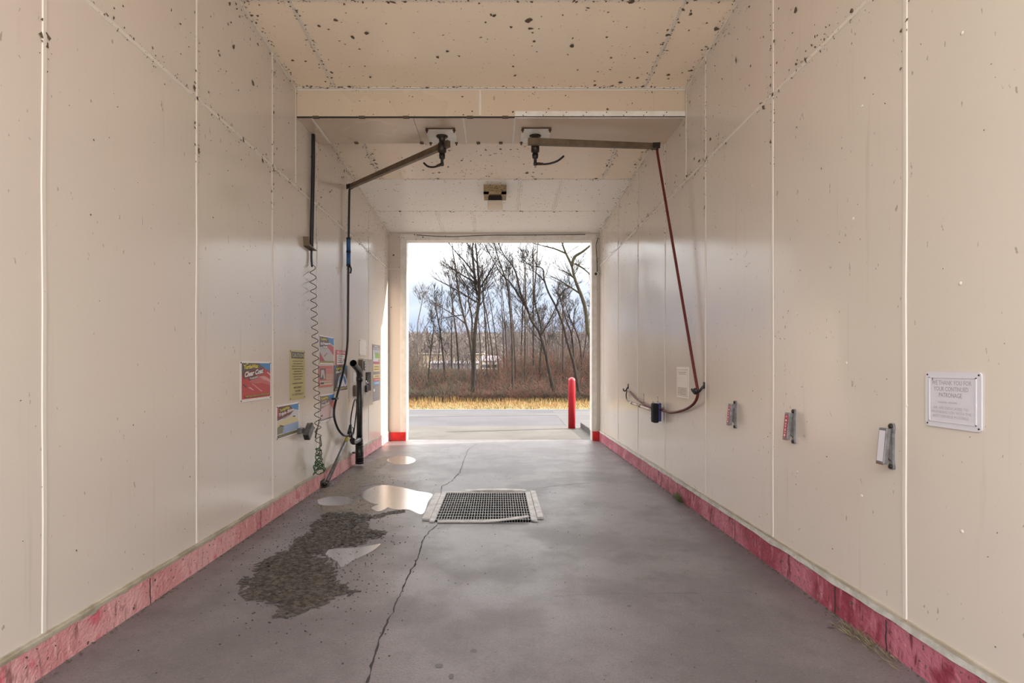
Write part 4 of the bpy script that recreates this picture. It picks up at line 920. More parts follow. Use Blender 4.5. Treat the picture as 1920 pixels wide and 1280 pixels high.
# mat clamps
LRED = (.40, .02, .03)
def clamp(name, label, Y, lab):
    e = tag(empty(name, (WR, Y, .98), RR), label, 'clamp', 'mat clamps in a row on the wall')
    q = MB(); n = 16; prof = []                            # base casting with two eared ends
    out_ = [(-.013, -.105), (.013, -.105), (.016, -.095), (.010, -.06), (.010, .06), (.016, .085), (.016, .10), (.010, .112), (-.010, .112), (-.016, .10), (-.016, .085), (-.010, .06), (-.010, -.06), (-.016, -.095)]
    q.prism(out_, 2, 0, .012); q.build('base', GREYL, e)
    q = MB(); q.prism([(.0, .0), (-.0, 0), (0, 0)], 2, 0, 0) if False else None
    q.prism([(-.07, .010), (-.045, .034), (.02, .034), (.05, .020), (.062, .010)], 0, -.008, .008); 
    # prism axis 0 takes (v,n) pairs
    q.build('web', GREYP, e)
    for v in (-.092, .098):
        q = MB(); q.lathe((0, v, .012), [(.012, 0), (.012, .006), (.007, .008)], (0, 0, 1), 6); q.build('bolt', DKMET, e)
    o = empty('jaw_pivot'); bpy.data.objects.remove(o)
    q = MB(); q.bbox((-.028, -.085, -.010), (.024, .085, .012), .003); jaw = q.build('jaw', GREYL, e); jaw.location = (.002, .005, .046); jaw.rotation_euler = (math.radians(-5.5), 0, 0)
    q = MB(); q.box((-.026, -.088, .006), (.022, -.0845, .0125)); q.build('lip', mat('rusty_lip', (.30, .12, .08), .6), jaw)
    P = Print(.042, .145, .0122)
    if lab:
        P.rect(0, 0, 1, 1, LRED)
        P.rect(.25, .89, .75, .90, WHT).rect(.25, .93, .75, .94, WHT)
        for i, ch in enumerate('MATS'): P.text(ch, .28, .70 - .135 * i, .72, .79 - .135 * i, WHT, None, 0, 0, .02)
        P.rect(.2, .20, .8, .21, WHT).rect(.2, .235, .8, .245, WHT).poly([(.5, .17), (.18, .09), (.40, .09), (.40, .03), (.60, .03), (.60, .09), (.82, .09)], WHT)
    else: P.rect(0, 0, 1, 1, (.66, .63, .70))
    lb_ = P.build(jaw, 'label'); lb_.location = (-.023, -.0725, 0)
    return e
clamp('mat_clamp', 'grey mat clamp with red label, the farther of the two labelled ones', 4.316, True)
clamp('mat_clamp', 'grey mat clamp with red label, middle one of the three clamps', 3.46, True)
clamp('mat_clamp', 'grey mat clamp with a blank pale label, nearest the thank-you sign', 2.598, False)
# red hose and its hook
e = tag(empty('foam_hose', (br_b.x, br_b.y, 3.68)), 'red foam hose slanting from the boom to the wall hook', 'hose')
hk = Vector((WR - .045, 5.02, 1.136))
pts = [(br_b.x + .01, br_b.y, 3.69), (br_b.x + .012, br_b.y - .02, 3.6)] + [tuple(Vector((br_b.x + .012, br_b.y - .02, 3.6)).lerp(hk, t)) for t in (.25, .5, .75, .95)] + [tuple(hk)]
pts += [tuple(onx(x, y, WR - d)) for x, y, d in ((1306, 748, .045), (1297, 760, .04), (1280, 769, .035), (1258, 773, .035), (1240, 768, .035), (1225, 764, .035), (1207, 757, .03), (1192, 746, .03), (1181, 734, .035))]
q = MB(); q.tube(spline(pts, 7), [.014] * 50 + [.013] * (len(spline(pts, 7)) - 50), 8); loc(q.build('hose', REDH), e)
q = MB(); q.tube(spline([tuple(onx(x, y, WR - d)) for x, y, d in ((1181, 734, .035), (1176, 732, .035), (1174, 742, .03), (1176, 750, .03), (1181, 754, .03))], 6), .008, 7); loc(q.build('hose_tail', DKMET), e)
e = tag(empty('hose_hook', (WR, 5.0, 1.15)), 'black curled hose hook beside the instruction card', 'hook')
q = MB(); q.tube(spline([(WR - .004, 4.97, 1.19), (WR - .03, 4.97, 1.16), (WR - .05, 5.0, 1.125), (WR - .07, 5.05, 1.125), (WR - .075, 5.09, 1.15)], 6), .011, 8); loc(q.build('hook_arm', BLACK), e)
q = MB(); q.lathe((WR - .058, 5.035, 1.135), [(.02, -.022), (.03, -.015), (.03, .015), (.02, .022)], (1, .3, .2), 14); loc(q.build('knob', BLACK), e)
q = MB(); q.box((WR - .006, 4.945, 1.16), (WR, 4.995, 1.22)); loc(q.build('base_plate', BLACK), e)
p = rw(1178, 731); e = tag(empty('hose_hook', (WR, p.y, p.z)), 'small black hose hook near the exit holding the brush hose', 'hook')
q = MB(); q.tube(spline([(WR, p.y, p.z + .05), (WR - .02, p.y, p.z + .02), (WR - .03, p.y + .02, p.z - .01), (WR - .055, p.y + .03, p.z - .01), (WR - .065, p.y + .03, p.z + .02)]), .010, 7); loc(q.build('hook_arm', BLACK), e)
q = MB(); q.box((WR - .005, p.y - .03, p.z + .02), (WR, p.y + .03, p.z + .09)); loc(q.build('base_plate', DKMET), e)
# foam brush on its brackets
p = onx(1232, 773, WR - .06); e = tag(empty('foam_brush', (WR - .06, p.y, p.z)), 'foam brush with black bristles and navy block hung on the wall', 'brush')
q = MB(); q.bbox((WR - .055, p.y - .045, p.z - .10), (WR - .022, p.y + .045, p.z + .11), .010); loc(q.build('block', NAVY), e)
random.seed(77); q = MB(); q.bbox((WR - .118, p.y - .052, p.z - .115), (WR - .05, p.y + .052, p.z + .105), .016)
br = loc(q.build('bristles', mat('black_bristle', (.008, .008, .010), .9)), e)
q = MB()
for _ in range(420):
    a = Vector((random.uniform(WR - .112, WR - .05), random.choice((-1, 1)) * .05 * random.uniform(.2, 1) + p.y, p.z + random.uniform(-.11, .10))); d = Vector((-random.uniform(.0, .02), random.gauss(0, .012), random.gauss(0, .012)))
    q.tube([a, a + d], [.0018, .0008], 3, cap=False)
o = q.build('bristle_tufts', MATS['black_bristle']); loc(o, e); o['kind'] = 'stuff'
h0, h1 = onx(1181, 754, WR - .03), onx(1228, 771, WR - .035)
q = MB(); q.tube([h0, h0.lerp(h1, .45)], .012, 10); q.tube([h0.lerp(h1, .45), h1], .016, 10); loc(q.build('handle', CREAMP), e)
q = MB(); q.tube([h0.lerp(h1, .08), h0.lerp(h1, .12)], .016, 10); q.tube([h0.lerp(h1, .43), h0.lerp(h1, .48)], .020, 10); loc(q.build('collar', BRONZE), e)
for x, y0, y1, nm in ((1207.5, 737, 754, 'thin steel peg strip holding the brush handle'), (1233.5, 742, 757, 'thin steel peg strip right behind the brush head')):
    a, b = rw(x, y0), rw(x, y1); e = tag(empty('peg_strip', (WR, a.y, b.z)), nm, 'bracket')
    q = MB(); q.box((WR - .006, a.y - .016, b.z), (WR, a.y + .016, a.z)); loc(q.build('strip', STAIN), e)
    q = MB(); q.tube(spline([(WR - .004, a.y, b.z + .02), (WR - .03, a.y, b.z), (WR - .055, a.y, b.z + .005), (WR - .06, a.y, b.z + .03)]), .006, 6); loc(q.build('peg', STAIN), e)
    for t in (.3, .85):
        q = MB(); q.lathe((WR - .006, a.y, b.z + (a.z - b.z) * t), [(.006, 0), (.004, .003)], (-1, 0, 0), 8); loc(q.build('screw', DKMET), e)
# bullet camera
e = tag(empty('security_camera', (WR - .06, Y1 - .02, 3.06)), 'small white security camera high on the exit jamb', 'camera')
q = MB(); q.tube([(WR - .09, Y1 - .11, 3.045), (WR - .055, Y1 - .03, 3.065)], .034, 14); loc(q.build('body', TRIMW), e)
q = MB(); q.tube([(WR - .0915, Y1 - .113, 3.044), (WR - .0895, Y1 - .109, 3.0455)], .026, 14); loc(q.build('lens', BLACK), e)
q = MB(); q.tube([(WR - .055, Y1 - .03, 3.065), (WR - .03, Y1, 3.09)], .014, 8); q.lathe((WR - .03, Y1, 3.09), [(.03, 0), (.03, -.01)], (0, 1, 0), 12); loc(q.build('mount', TRIMW), e)
# weeds at the foot of the crimson upstand
random.seed(13)
GRN = mat('weed_green', (.11, .16, .05), .6); DRYW = mat('dry_weed', (.20, .17, .09), .7)
def weed(label, c, n, h, sp, mt):
    e = tag(empty('weed_tuft', c), label, 'weed')
    for nm, k, mm in (('blades', n, mt), ('dry_blades', n // 2, DRYW)):
        q = MB()
        for _ in range(k):
            a = Vector((random.gauss(0, sp * .25), random.gauss(0, sp), 0)); hh = h * random.uniform(.5, 1.1); d = Vector((random.gauss(-.02, .02), random.gauss(0, .03), hh))
            s_ = Vector((.002, .0015, 0)); q.add([a - s_, a + s_, a + d * .6 + Vector((0, 0, hh * .1)), a + d], [(0, 1, 2), (0, 2, 3)])
        q.build(nm, mm, e)['kind'] = 'stuff'
weed('green weed tuft growing against the crimson upstand', (WR - .035, 5.55, 0), 60, .10, .035, GRN)
weed('dry grassy weed line at the near foot of the crimson upstand', (WR - .05, 2.72, 0), 110, .035, .11, DRYW)

# ================================================================== CEILING LIGHT
ly = 8.05; lz = ceil_z(ly); lx = -.045
e = tag(empty('ceiling_light', (lx, ly, lz)), 'speckled brown box luminaire with dark slot on the pale ceiling', 'light')
q = MB(); q.prism([(ly - .17, lz + .012), (ly - .15, lz - .085), (ly + .26, lz - .085), (ly + .28, lz - .02)], 0, lx - .165, lx + .165); loc(q.build('housing', BRONZB), e)
q = MB()
q.box((lx - .165, ly - .16, lz - .10), (lx - .09, ly + .2, lz - .085)); q.box((lx + .09, ly - .16, lz - .10), (lx + .165, ly + .2, lz - .085)); q.box((lx - .165, ly - .16, lz - .10), (lx + .165, ly - .08, lz - .085)); loc(q.build('rim', mat('rim_beige', (.46, .34, .22), .6, var=(.2, .13, .07), scale=50, vmin=.55, vmax=.66)), e)
q = MB(); q.box((lx - .10, ly + .015, lz - .158), (lx + .10, ly + .20, lz - .086)); loc(q.build('slot', DARKIN), e)
q = MB(); q.bbox((lx - .11, ly, lz - .245), (lx + .11, ly + .22, lz - .158), .010); loc(q.build('lens', LENS), e)

# ================================================================== OUTSIDE
def slab(name, x0, x1, y0, y1, z, mt, label, cat='ground'):
    q = MB(); q.add([(x0, y0, z), (x1, y0, z), (x1, y1, z), (x0, y1, z)], [(0, 1, 2, 3)]); return tag(q.build(name, mt), label, cat, kind='structure')
q = MB(); q.box((-40, 10.22, -.25), (40, 12.6, -.005)); q.box((-40, Y0 - .1, -.25), (WL - .2, 10.22, -.005)); q.box((WR + .2, Y0 - .1, -.25), (40, 10.22, -.005))
apron = q.build('apron', APRON)
def fl2(x, y): p = fl(x, y, -.005); return p
jp = [fl2(834, 809.3).lerp(fl2(1066, 803.3), t / 24) for t in range(25)]; q = MB()
q.add([(p.x, p.y + d_ + .02 * noise.noise(Vector((p.x * 3, 0, 0))), -.0035) for p in jp for d_ in (-.028, .028)], [(2 * i, 2 * i + 1, 2 * i + 3, 2 * i + 2) for i in range(24)])
q.build('apron_line', mat('apron_line_dark', (.045, .036, .03), .8), apron)  # dark line laid on the apron, running left from the bollard's foot
tag(apron, 'pale worn concrete apron outside the bay', 'pavement', kind='structure')
q = MB(); q.box((-40, -40, -.25), (40, Y0 - .1, -.005)); tag(q.build('forecourt', concrete_mat('forecourt_bounce', (.56, .53, .48), (.50, .47, .42), (.38, .35, .31), .8, .5)), 'unseen concrete forecourt before the bay entrance, paled to bounce light inside', 'pavement', kind='structure')  # unseen ground, its pale tone added to throw light up into the bay
q = MB(); q.box((-60, 12.6, -.25), (60, 17.35, -.012)); tag(q.build('road', ASPH), 'grey lilac asphalt lane crossing beyond the exit', 'road', kind='structure')
q = MB(); q.add([(*fl(1036, 769.3)[:2], -.009), (*fl(1062, 798)[:2], -.009), (30, 12.65, -.009), (30, 17.33, -.009)], [(0, 1, 2, 3)]); q.build('patch', ASPH_D, bpy.data.objects['road'])
q = MB(); q.add([(*p_, -.0085) for p_ in ((-6, 15.0), (-2, 15.0), (1.0, 15.4), (2.5, 15.6), (2.5, 16.3), (-1, 16.0), (-6, 15.8))], [tuple(range(7))]); q.build('tar_band', ASPH_D, bpy.data.objects['road'])
GRND = mat('dry_ground', (.15, .105, .045), .95, var=(.09, .085, .03), scale=1.2, bump=.6, bscale=20)
slab('verge', -80, 80, 17.35, 21.5, 0, GRND, 'dry yellow grass verge along the road', 'verge')
LEAF = mat('leaf_litter', (.09, .06, .04), 1, var=(.05, .04, .025), scale=.8)
slab('woodland_ground', -500, 500, 21.5, 900, -.01, LEAF, 'brown leaf littered ground under the bare trees', 'ground')
# bollard
c = fl(1072, 803); e = tag(empty('bollard', (c.x, c.y, 0)), 'round red steel bollard standing outside the exit', 'bollard')
q = MB(); q.lathe((0, 0, -.01), [(.078, 0), (.078, 1.06)] + [(.078 * math.cos(t), 1.06 + .075 * math.sin(t)) for t in [math.pi / 2 * k / 6 for k in range(1, 7)]], (0, 0, 1), 28); q.build('post', mat('bollard_red', (.40, .008, .016), .35, var=(.33, .008, .015), scale=7), e)
q = MB(); q.lathe((0, 0, -.012), [(.10, 0), (.10, .012), (.08, .016)], (0, 0, 1), 20); q.build('foot_grout', APRON, e)
# divider kerb outside right
e = tag(empty('concrete_kerb', (1.87, 11.3, 0)), 'low grey concrete kerb just outside the exit beside the bollard', 'kerb')
q = MB(); q.bbox((1.84, 10.34, -.02), (1.99, 12.3, .11), .012); loc(q.build('kerb_stone', mat('kerb_concrete', (.085, .078, .075), .9, var=(.065, .058, .056), scale=6)), e)
# grass blades on the verge
random.seed(17)
G1 = mat('straw', (.30, .19, .065), .8); G2 = mat('rust_straw', (.25, .12, .045), .8); G3 = mat('olive_grass', (.12, .115, .035), .8)
q = MB()
for _ in range(15000):
    y = 17.45 + 3.9 * random.random() ** .8; x = random.uniform(-9, 9)
    if abs(x) > .22 * y + .8: continue
    cl = noise.noise(Vector((x * .9, y * .9, 0)))
    h = random.uniform(.04, .12) + .13 * max(0, cl) + (.12 if y > 20.3 else 0); a = random.random() * 6.28; wv = Vector((math.cos(a), math.sin(a), 0)) * .011
    b = Vector((x, y, 0)); ln = Vector((random.gauss(0, .05), random.gauss(0, .05), h))
    m_ = random.choices((0, 1, 2), (5, 3 if cl > -.1 else 1, 2 if cl < 0 else .7))[0]
    q.add([b - wv, b + wv, b + ln], [(0, 1, 2)], m_)
tag(q.build('verge_grass', [G1, G2, G3]), 'straw coloured dry grass tufts along the road edge', 'grass', kind='stuff')

# ---- trees
def ttube(mb, pts, rs, n, mi=0):
    base = len(mb.v); k = len(pts); u = None
    for i in range(k):
        t = pts[min(i + 1, k - 1)] - pts[max(i - 1, 0)]
        if t.length < 1e-6: t = Vector((0, 0, 1))
        t.normalize()
        if u is None: u = t.orthogonal().normalized()
        u = u - t * u.dot(t); u.normalize(); w_ = t.cross(u); p = pts[i]; r = rs[i]
        for j in range(n):
            a = 6.28318 * j / n; c, s = math.cos(a) * r, math.sin(a) * r
            mb.v.append((p.x + u.x * c + w_.x * s, p.y + u.y * c + w_.y * s, p.z + u.z * c + w_.z * s))
    for i in range(k - 1):
        for j in range(n):
            a = base + i * n + j; b = base + i * n + (j + 1) % n
            mb.f.append([a, b, b + n, a + n]); mb.m.append(mi); mb.sm.append(True)
def branch(mb, p, d, ln, r, lev, rnd, minr, curl=.25, up=.25, kids=(7, 5, 4)):
    n = 5 if lev == 0 else 4; pts = [p.copy()]; rs = [r]; dd = d.normalized()
    for i in range(n):
        dd = (dd + Vector((rnd.gauss(0, curl * .5), rnd.gauss(0, curl * .5), rnd.gauss(up * .35, curl * .4)))).normalized()
        pts.append(pts[-1] + dd * ln / n); rs.append(max(minr, r * (1 - .8 * (i + 1) / n)))
    ttube(mb, pts, rs, 4 if lev == 0 else 3)
    if lev >= 2: return
    k = kids[lev]
    for _ in range(k):
        t = rnd.uniform(.2, .97) * n; i = min(n - 1, int(t)); q_ = pts[i].lerp(pts[i + 1], t - i)
        ax = (pts[i + 1] - pts[i]).normalized(); side = ax.cross(Vector((rnd.gauss(0, 1), rnd.gauss(0, 1), rnd.gauss(0, 1)))).normalized()
        branch(mb, q_, ax * rnd.uniform(.6, 1) + side * rnd.uniform(.4, .9) + Vector((0, 0, .15)), ln * rnd.uniform(.28, .55), max(minr, rs[i] * .55), lev + 1, rnd, minr, curl, up, kids)
def tree(label, stems, Y, r0, seed, mt, nb=16, bl=1.3, extra=2.4, limbs=(), start=.3, curl=.14, up=.3, minr=.0045, group=None, kids=(7, 5, 4), ydrift=.02):
    """stems: list of pixel polylines from base upwards at depth Y"""
    rnd = random.Random(seed); b0 = aty(*stems[0][0], Y); e = tag(empty('bare_tree', (b0.x, Y, 0)), label, 'tree', group or 'bare trees beyond the road')
    tb = MB(); bb = MB()
    for si, st in enumerate(stems):
        P_ = [aty(x, y, Y + ydrift * si) for x, y in st]
        if si == 0 and P_[0].z > .02: P_.insert(0, Vector((P_[0].x, Y, -.02)))
        if extra: 
            d = (P_[-1] - P_[-2]).normalized(); d = (d + Vector((0, 0, .5))).normalized(); P_ += [P_[-1] + d * extra * .5, P_[-1] + d * extra * .5 + (d + Vector((rnd.gauss(0, .2), rnd.gauss(0, .2), .3))).normalized() * extra * .5]
        for i in range(1, len(P_)): P_[i].y += .25 * noise.noise(Vector((P_[i].z * .6, seed, si)))
        sp = spline(P_, 4); n = len(sp); rr = r0 * (1 if si == 0 else .62)
        tot = n - 1; rs = [max(minr, rr * (1.25 if i == 0 else 1) * (1 - .88 * i / tot)) for i in range(n)]
        ttube(tb, sp, rs, 7)
        for _ in range(nb if si == 0 else int(nb * .6)):
            t = rnd.uniform(start, .98) * tot; i = min(tot - 1, int(t)); p = sp[i].lerp(sp[i + 1], t - i); a = rnd.random() * 6.28
            ax = (sp[i + 1] - sp[i]).normalized()
            branch(bb, p, Vector((math.cos(a), math.sin(a), 0)) * rnd.uniform(.5, .95) + ax * rnd.uniform(.5, .9), bl * rnd.uniform(.5, 1.15) * (1.15 - .6 * t / tot), max(minr, rs[i] * .42), 0, rnd, minr, curl, up, kids)
    for lm in limbs:
        P_ = [aty(x, y, Y) for x, y in lm]; sp = spline(P_, 4); n = len(sp); sgn = rnd.choice((-1, 1)); dy0 = .25 * noise.noise(Vector((P_[0].z * .6, seed, 0)))
        for i in range(n): sp[i].y += dy0 + .4 * i / n * sgn
        rs = [max(minr, r0 * .36 * (1 - .8 * i / n)) for i in range(n)]; ttube(bb, sp, rs, 5)
        for _ in range(9):
            t = rnd.uniform(.15, .98) * (n - 1); i = min(n - 2, int(t)); ax = (sp[i + 1] - sp[i]).normalized(); sd_ = ax.cross(Vector((rnd.gauss(0, 1), rnd.gauss(0, 1), rnd.gauss(0, 1)))).normalized()
            branch(bb, sp[i], ax * .8 + sd_ * .6 + Vector((0, 0, .25)), bl * rnd.uniform(.3, .7), max(minr, rs[i] * .55), 1, rnd, minr, curl, up, kids)
    loc(tb.build('trunk', mt), e); loc(bb.build('branches', mt), e); return e
BARK = mat('grey_brown_bark', (.030, .024, .020), .9, var=(.055, .043, .036), scale=7, spec=.08, stretch=(3, 3, .6))
BARK_D = mat('dark_bark', (.019, .0155, .0135), .9, var=(.036, .028, .024), scale=7, spec=.08, stretch=(3, 3, .6))
BARK_G = mat('mossy_bark', (.060, .053, .030), .9, var=(.038, .031, .024), scale=6, spec=.08, stretch=(3, 3, .6))
BARK_P = mat('pale_bark', (.15, .125, .105), .9, var=(.08, .066, .056), scale=7, spec=.08, stretch=(3, 3, .5))
tree('tallest straight bare tree with forked twin tops left of centre', [[(887, 752), (888, 690), (889, 650), (892, 610), (896, 580), (898, 558), (892, 540), (889, 506), (886, 470), (887, 450)], [(898, 560), (899, 540), (896, 506), (894, 480), (891, 450)]], 21.05, .098, 1, BARK_D, 22, 1.6, 2.6, limbs=[[(890, 514), (872, 491), (855, 474), (838, 452)], [(889, 528), (868, 515), (848, 501), (827, 485)], [(893, 566), (860, 545), (828, 527), (811, 518)], [(897, 545), (912, 520), (925, 500), (938, 480)]], start=.4)
tree('slim bare tree leaning left close to the tallest trunk', [[(893, 752), (888, 700), (883, 655), (879, 628), (873, 605), (865, 574), (857, 529), (855, 510), (851, 483)]], 21.3, .07, 2, BARK, 16, 1.3, 1.2, limbs=[[(872, 606), (850, 590), (825, 575), (804, 560)], [(869, 590), (850, 592), (832, 595), (818, 600)]], start=.4)
tree('slender bare tree curving between the twin tops and the left one', [[(884, 748), (886, 690), (885, 640), (885, 597), (879, 567), (876, 539), (860, 515)]], 22.0, .06, 3, BARK, 13, 1.1, .8, start=.4)
tree('thin pale bare tree standing left in front of the hillside', [[(863, 745), (860, 690), (856, 628), (851, 594), (846, 552), (843, 530)]], 24.0, .05, 4, BARK, 12, 1.0, .6, start=.4)
tree('large mossy bare tree at the right edge of the exit view', [[(1116, 750), (1114, 690), (1108, 637), (1102, 619), (1098, 582), (1090, 556), (1082, 536), (1076, 517), (1072, 498), (1061, 475), (1055, 460), (1053, 448)], [(1072, 498), (1077, 482), (1092, 472), (1107, 460), (1120, 448)]], 21.0, .105, 5, BARK_G, 14, 1.5, 1.8, limbs=[[(1086, 550), (1067, 539), (1046, 527), (1030, 521)], [(1061, 475), (1040, 465), (1018, 458), (1000, 452)], [(1078, 494), (1094, 505), (1108, 521), (1116, 540)], [(1075, 520), (1060, 512), (1045, 508)]], start=.55, curl=.28)
tree('leaning bare tree bent towards the left at its top right of centre', [[(1086, 748), (1081, 712), (1075, 679), (1071, 666), (1062, 635), (1056, 610), (1043, 576), (1028, 546), (1020, 521), (1019, 508), (1012, 501), (996, 498)]], 21.25, .070, 6, BARK_D, 13, 1.1, .5, limbs=[[(1042, 575), (1052, 550), (1068, 538)], [(1022, 528), (1005, 512), (985, 505)]], start=.5, curl=.25)
tree('broad dark bare tree with two spreading limbs centre right', [[(1046, 752), (1036, 724), (1029, 691), (1022, 659), (1011, 622), (997, 602), (988, 578), (974, 556), (957, 530), (939, 512)], [(989, 580), (976, 550), (968, 514), (959, 495), (944, 475)]], 21.15, .080, 7, BARK_D, 18, 1.4, 1.6, limbs=[[(1014, 630), (1030, 600), (1040, 580), (1050, 560)]], start=.35)
tree('slim upright bare tree at the middle of the exit view', [[(962, 748), (961, 690), (960, 640), (956, 575), (950, 530), (936, 491), (930, 470)]], 21.6, .06, 8, BARK, 16, 1.2, 1.2, start=.35)
tree('wavy stemmed bare tree behind the two spreading limbs', [[(1014, 750), (1012, 690), (1016, 640), (1011, 597), (1002, 561), (1005, 506), (1008, 460)]], 23.6, .06, 9, BARK, 16, 1.1, 1.0, start=.4)
tree('low forked bare tree standing far left against open sky', [[(783, 742), (784, 690), (783, 640), (783, 610), (786, 590), (791, 568)], [(784, 640), (794, 620), (806, 600), (812, 592)]], 25.5, .045, 10, BARK_P, 10, 1.0, .3, start=.45)
tree('bare tree right of the bollard with upright twiggy crown', [[(1094, 748), (1092, 700), (1088, 650), (1080, 620), (1070, 600), (1062, 580)], [(1090, 690), (1097, 650), (1100, 620), (1104, 590)]], 24.5, .06, 11, BARK, 14, 1.1, .4, start=.35)
tree('dead snag leaning left of the mossy tree', [[(1078, 740), (1076, 680), (1072, 630), (1062, 600), (1053, 570), (1046, 548)]], 23.8, .05, 12, BARK_D, 7, .8, .1, start=.4)
# thin stems of the alder clump
random.seed(41)
ORD = 'first second third fourth fifth sixth seventh eighth ninth tenth eleventh twelfth thirteenth fourteenth fifteenth sixteenth seventeenth eighteenth nineteenth twentieth twenty-first twenty-second'.split()
for i in range(22):
    x = [836, 846, 905, 914, 922, 930, 938, 946, 953, 968, 976, 984, 992, 1000, 1024, 1034, 1044, 1056, 1066, 770, 802, 820][i]
    top = random.uniform(470, 560) if 900 < x < 1010 else random.uniform(560, 620); ln = random.uniform(-26, 12)
    Yt = random.uniform(22.6, 27)
    b0 = PY + F * EYE / Yt
    X_ALL = sorted([836, 846, 905, 914, 922, 930, 938, 946, 953, 968, 976, 984, 992, 1000, 1024, 1034, 1044, 1056, 1066, 770, 802, 820])
    side = 'left of the tallest tree' if x < 880 else ('in the middle clump' if x < 1010 else 'near the mossy tree')
    tree('slender bare sapling ' + side + ', ' + ORD[X_ALL.index(x)] + ' sapling from the left', [[(x, b0), (x + ln * .2, b0 - (b0 - top) * .35), (x + ln * .55, b0 - (b0 - top) * .7), (x + ln, top)]], Yt, random.uniform(.028, .05), 100 + i, random.choice((BARK, BARK, BARK_D, BARK_P)), 12, random.uniform(.8, 1.15), .6, start=.3, group='saplings ' + side, kids=(5, 4, 3))
# far woods: fine grey twigs nobody could count
q = MB(); rnd = random.Random(55); FARW = mat('far_twigs', (.075, .062, .058), 1); FARW2 = mat('far_twigs_rosy', (.10, .075, .072), 1)
for i in range(120):
    y = rnd.uniform(28, 62); x = rnd.uniform(-.2, .23) * y
    if -.145 < x / y < .003 and rnd.random() < .35: continue
    h = rnd.uniform(3.0, 5.2) * (y / 34) ** .5
    if x / y < -.09: h *= .75
    st = len(q.f)
    p0 = Vector((x, y, 0)); ttube(q, [p0, p0 + Vector((rnd.gauss(0, .15), 0, h * .5)), p0 + Vector((rnd.gauss(0, .3), 0, h))], [.05, .035, .012], 3)
    for _ in range(11):
        t = rnd.uniform(.2, .9); a = rnd.random() * 6.28
        branch(q, p0 + Vector((0, 0, h * t)), Vector((math.cos(a), math.sin(a), 1.1)), h * rnd.uniform(.15, .34), .016, 1, rnd, .011, .25, .3, (0, 7, 0))
    mi_ = rnd.randint(0, 1)
    for k in range(st, len(q.f)): q.m[k] = mi_
tag(q.build('far_woods', [FARW, FARW2]), 'hazy grey bare woods behind the roadside trees', 'woods', kind='stuff')
# brush thicket
q = MB(); rnd = random.Random(66)
TH = [mat('thicket_brown', (.095, .055, .037), 1), mat('thicket_rust', (.15, .062, .040), 1), mat('thicket_grey', (.085, .071, .058), 1), mat('thicket_dark', (.045, .034, .027), 1), mat('thicket_olive', (.068, .066, .040), 1)]
for i in range(10500):
    y = 20.75 + 7.2 * rnd.random() ** 1.5; x = rnd.uniform(-.24, .26) * y
    cl = noise.noise(Vector((x * .7, y * .5, 4)))
    h = min(1.9, .30 + .42 * max(0, y - 20.9)) * rnd.uniform(.45, 1.2) + .75 * cl * min(1, (y - 20.7) / 1.5) ; h = max(.15, min(h, 1.25) if -.145 < x / y < .005 else h)
    if x / y < -.06: w_ = (3, 2, 3, 2, 4)
    else: w_ = (4, 4 if cl > -.2 else 2, 2, 2, .6)
    mi_ = rnd.choices(range(5), w_)[0]
    p0 = Vector((x, y, 0)); d = Vector((rnd.gauss(0, .34), rnd.gauss(0, .25), 1)) * h
    ttube(q, [p0, p0 + d * .5 + Vector((rnd.gauss(0, .04), 0, 0)), p0 + d + Vector((rnd.gauss(0, .14), 0, 0))], [.010, .008, .004], 3, mi_)
    for _ in range(3):
        t = rnd.uniform(.3, .9); a = p0 + d * t; ttube(q, [a, a + Vector((rnd.gauss(0, .16), rnd.gauss(0, .12), rnd.uniform(.05, .32)))], [.006, .0035], 3, mi_)
tag(q.build('brush_thicket', TH), 'reddish brown bare brush thicket behind the grass verge', 'brush', kind='stuff')

# ---- far buildings and wooded ridge
def bld(label, x0, x1, yt, yb2, Y, dep, wall, roof, roofh=.5, wins=0, eave=None):
    a, b = aty(x0, yt, Y), aty(x1, yb2, Y); base = min(b.z, 0)
    e = tag(empty('warehouse', ((a.x + b.x) / 2, Y, 0)), label, 'building')
    q = MB(); q.box((a.x, Y, -.2), (b.x, Y + dep, a.z)); loc(q.build('walls', wall), e)
    q = MB(); q.prism([(Y - .4, a.z), (Y + dep + .4, a.z), (Y + dep / 2, a.z + roofh)], 0, a.x - .4, b.x + .4); loc(q.build('roof', roof), e)
    for i in range(wins):
        t = (i + .5) / wins; x = a.x + (b.x - a.x) * t; wz = a.z * .45; q = MB(); q.box((x - .9, Y - .06, wz), (x + .9, Y + .05, wz + a.z * .25)); loc(q.build('window', mat('far_glass', (.08, .09, .11), .2)), e)
    if eave:
        q = MB(); q.box((a.x - .4, Y - .5, a.z - .12), (b.x + .4, Y - .35, a.z + .12)); loc(q.build('fascia', eave), e)
    return e
TAN = mat('tan_cladding', (.36, .285, .19), .8, var=(.31, .24, .16), scale=.2); WHI = mat('pale_cladding', (.38, .36, .31), .7); ROOFP = mat('mauve_roof', (.17, .14, .16), .9); ROOFG = mat('grey_roof', (.11, .11, .125), .9); GRNB = mat('sage_cladding', (.16, .17, .13), .8)
bld('long tan warehouse glimpsed through the trees left', 786, 905, 663, 690, 135, 14, TAN, TAN, .3, 0, WHI)
bld('low grey roofed shed in front of the tan warehouse', 808, 894, 681, 697, 105, 8, mat('shed_grey', (.15, .145, .16), .9), ROOFG, .5)
bld('pale gabled building with mauve roof right of the tallest tree', 906, 937, 676, 700, 110, 9, WHI, ROOFP, 1.1, 3)
bld('sage green building with white eaves behind the middle clump', 977, 1014, 667, 697, 120, 10, GRNB, GRNB, .3, 4, WHI)
rnd = random.Random(8)
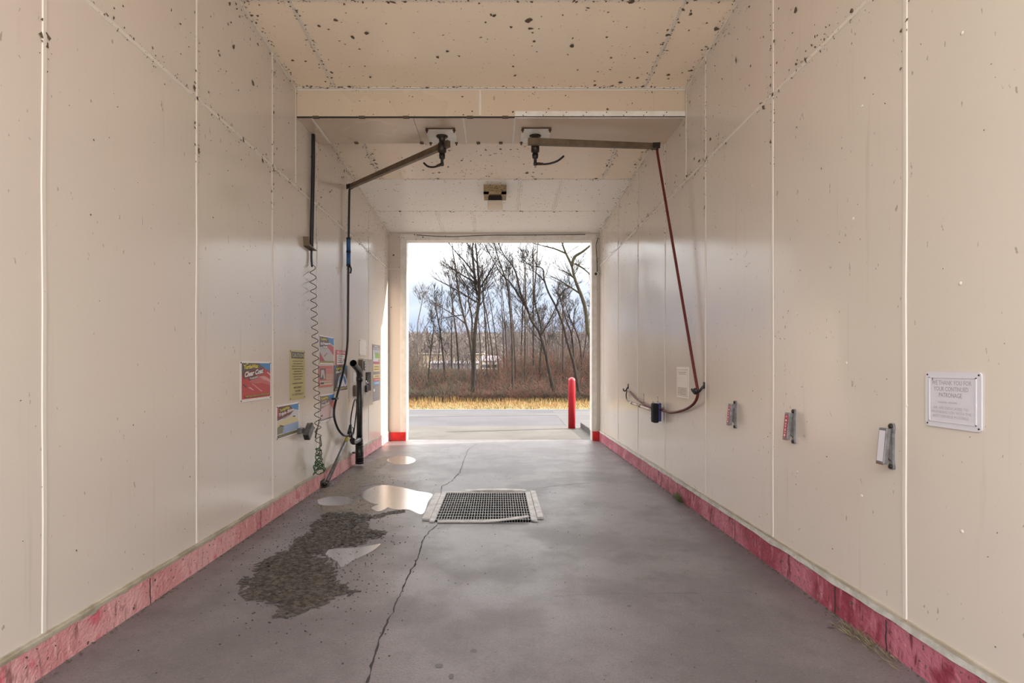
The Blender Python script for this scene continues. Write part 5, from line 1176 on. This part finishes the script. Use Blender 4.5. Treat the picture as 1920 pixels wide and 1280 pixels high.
RIDGE = mat('wooded_ridge', (.062, .052, .044), 1, var=(.09, .073, .064), scale=.12, detail=8, bump=1, bscale=.6)
q = MB(); nx, ny = 150, 22; 
def ridge_z(x, t): 
    return (2 + 24.5 * t ** .75) * (1 + .05 * noise.noise(Vector((x * .01, 3, 0)))) + .9 * noise.noise(Vector((x * .09, t * 9, 0)))
for j in range(ny):
    for i in range(nx):
        t = j / (ny - 1); x = -330 + 660 * i / (nx - 1); q.v.append((x, 250 + 170 * t, ridge_z(x, t) - 2))
for j in range(ny - 1):
    for i in range(nx - 1):
        a = j * nx + i; q.f.append([a, a + 1, a + nx + 1, a + nx]); q.m.append(0); q.sm.append(True)
ridge = tag(q.build('wooded_ridge', RIDGE), 'low brown wooded ridge along the horizon', 'hill', kind='structure')
q = MB(); CON = [mat('far_conifer', (.045, .055, .035), 1), mat('far_bare_crown', (.085, .070, .062), 1), mat('far_bare_crown_dark', (.055, .045, .040), 1)]
for i in range(4200):
    t = rnd.random() ** .8; x = rnd.uniform(-.24, .27) * (250 + 170 * t); y = 250 + 170 * t; z = ridge_z(x, t) - 2
    mi_ = rnd.choices((0, 1, 2), (1.6 if t > .85 else .35, 4, 4))[0]; h = rnd.uniform(2.2, 4.6) * (1 if mi_ else 1.15); r = h * (.22 if mi_ == 0 else .38); k = 5
    if mi_ == 0:
        q.add([(x + r * math.cos(6.283 * j / k), y + r * math.sin(6.283 * j / k), z) for j in range(k)] + [(x, y, z + h)], [(j, (j + 1) % k, k) for j in range(k)], mi_)
    else:
        q.add([(x + r * .5 * math.cos(6.283 * j / k), y + r * .5 * math.sin(6.283 * j / k), z) for j in range(k)] + [(x + r * rnd.uniform(.7, 1.2) * math.cos(6.283 * j / k), y + r * math.sin(6.283 * j / k), z + h * rnd.uniform(.45, .7)) for j in range(k)] + [(x + rnd.gauss(0, .2), y, z + h)], [(j, (j + 1) % k, k + (j + 1) % k, k + j) for j in range(k)] + [(k + j, k + (j + 1) % k, 2 * k) for j in range(k)], mi_)
o = q.build('ridge_trees', CON, ridge); o['kind'] = 'stuff'
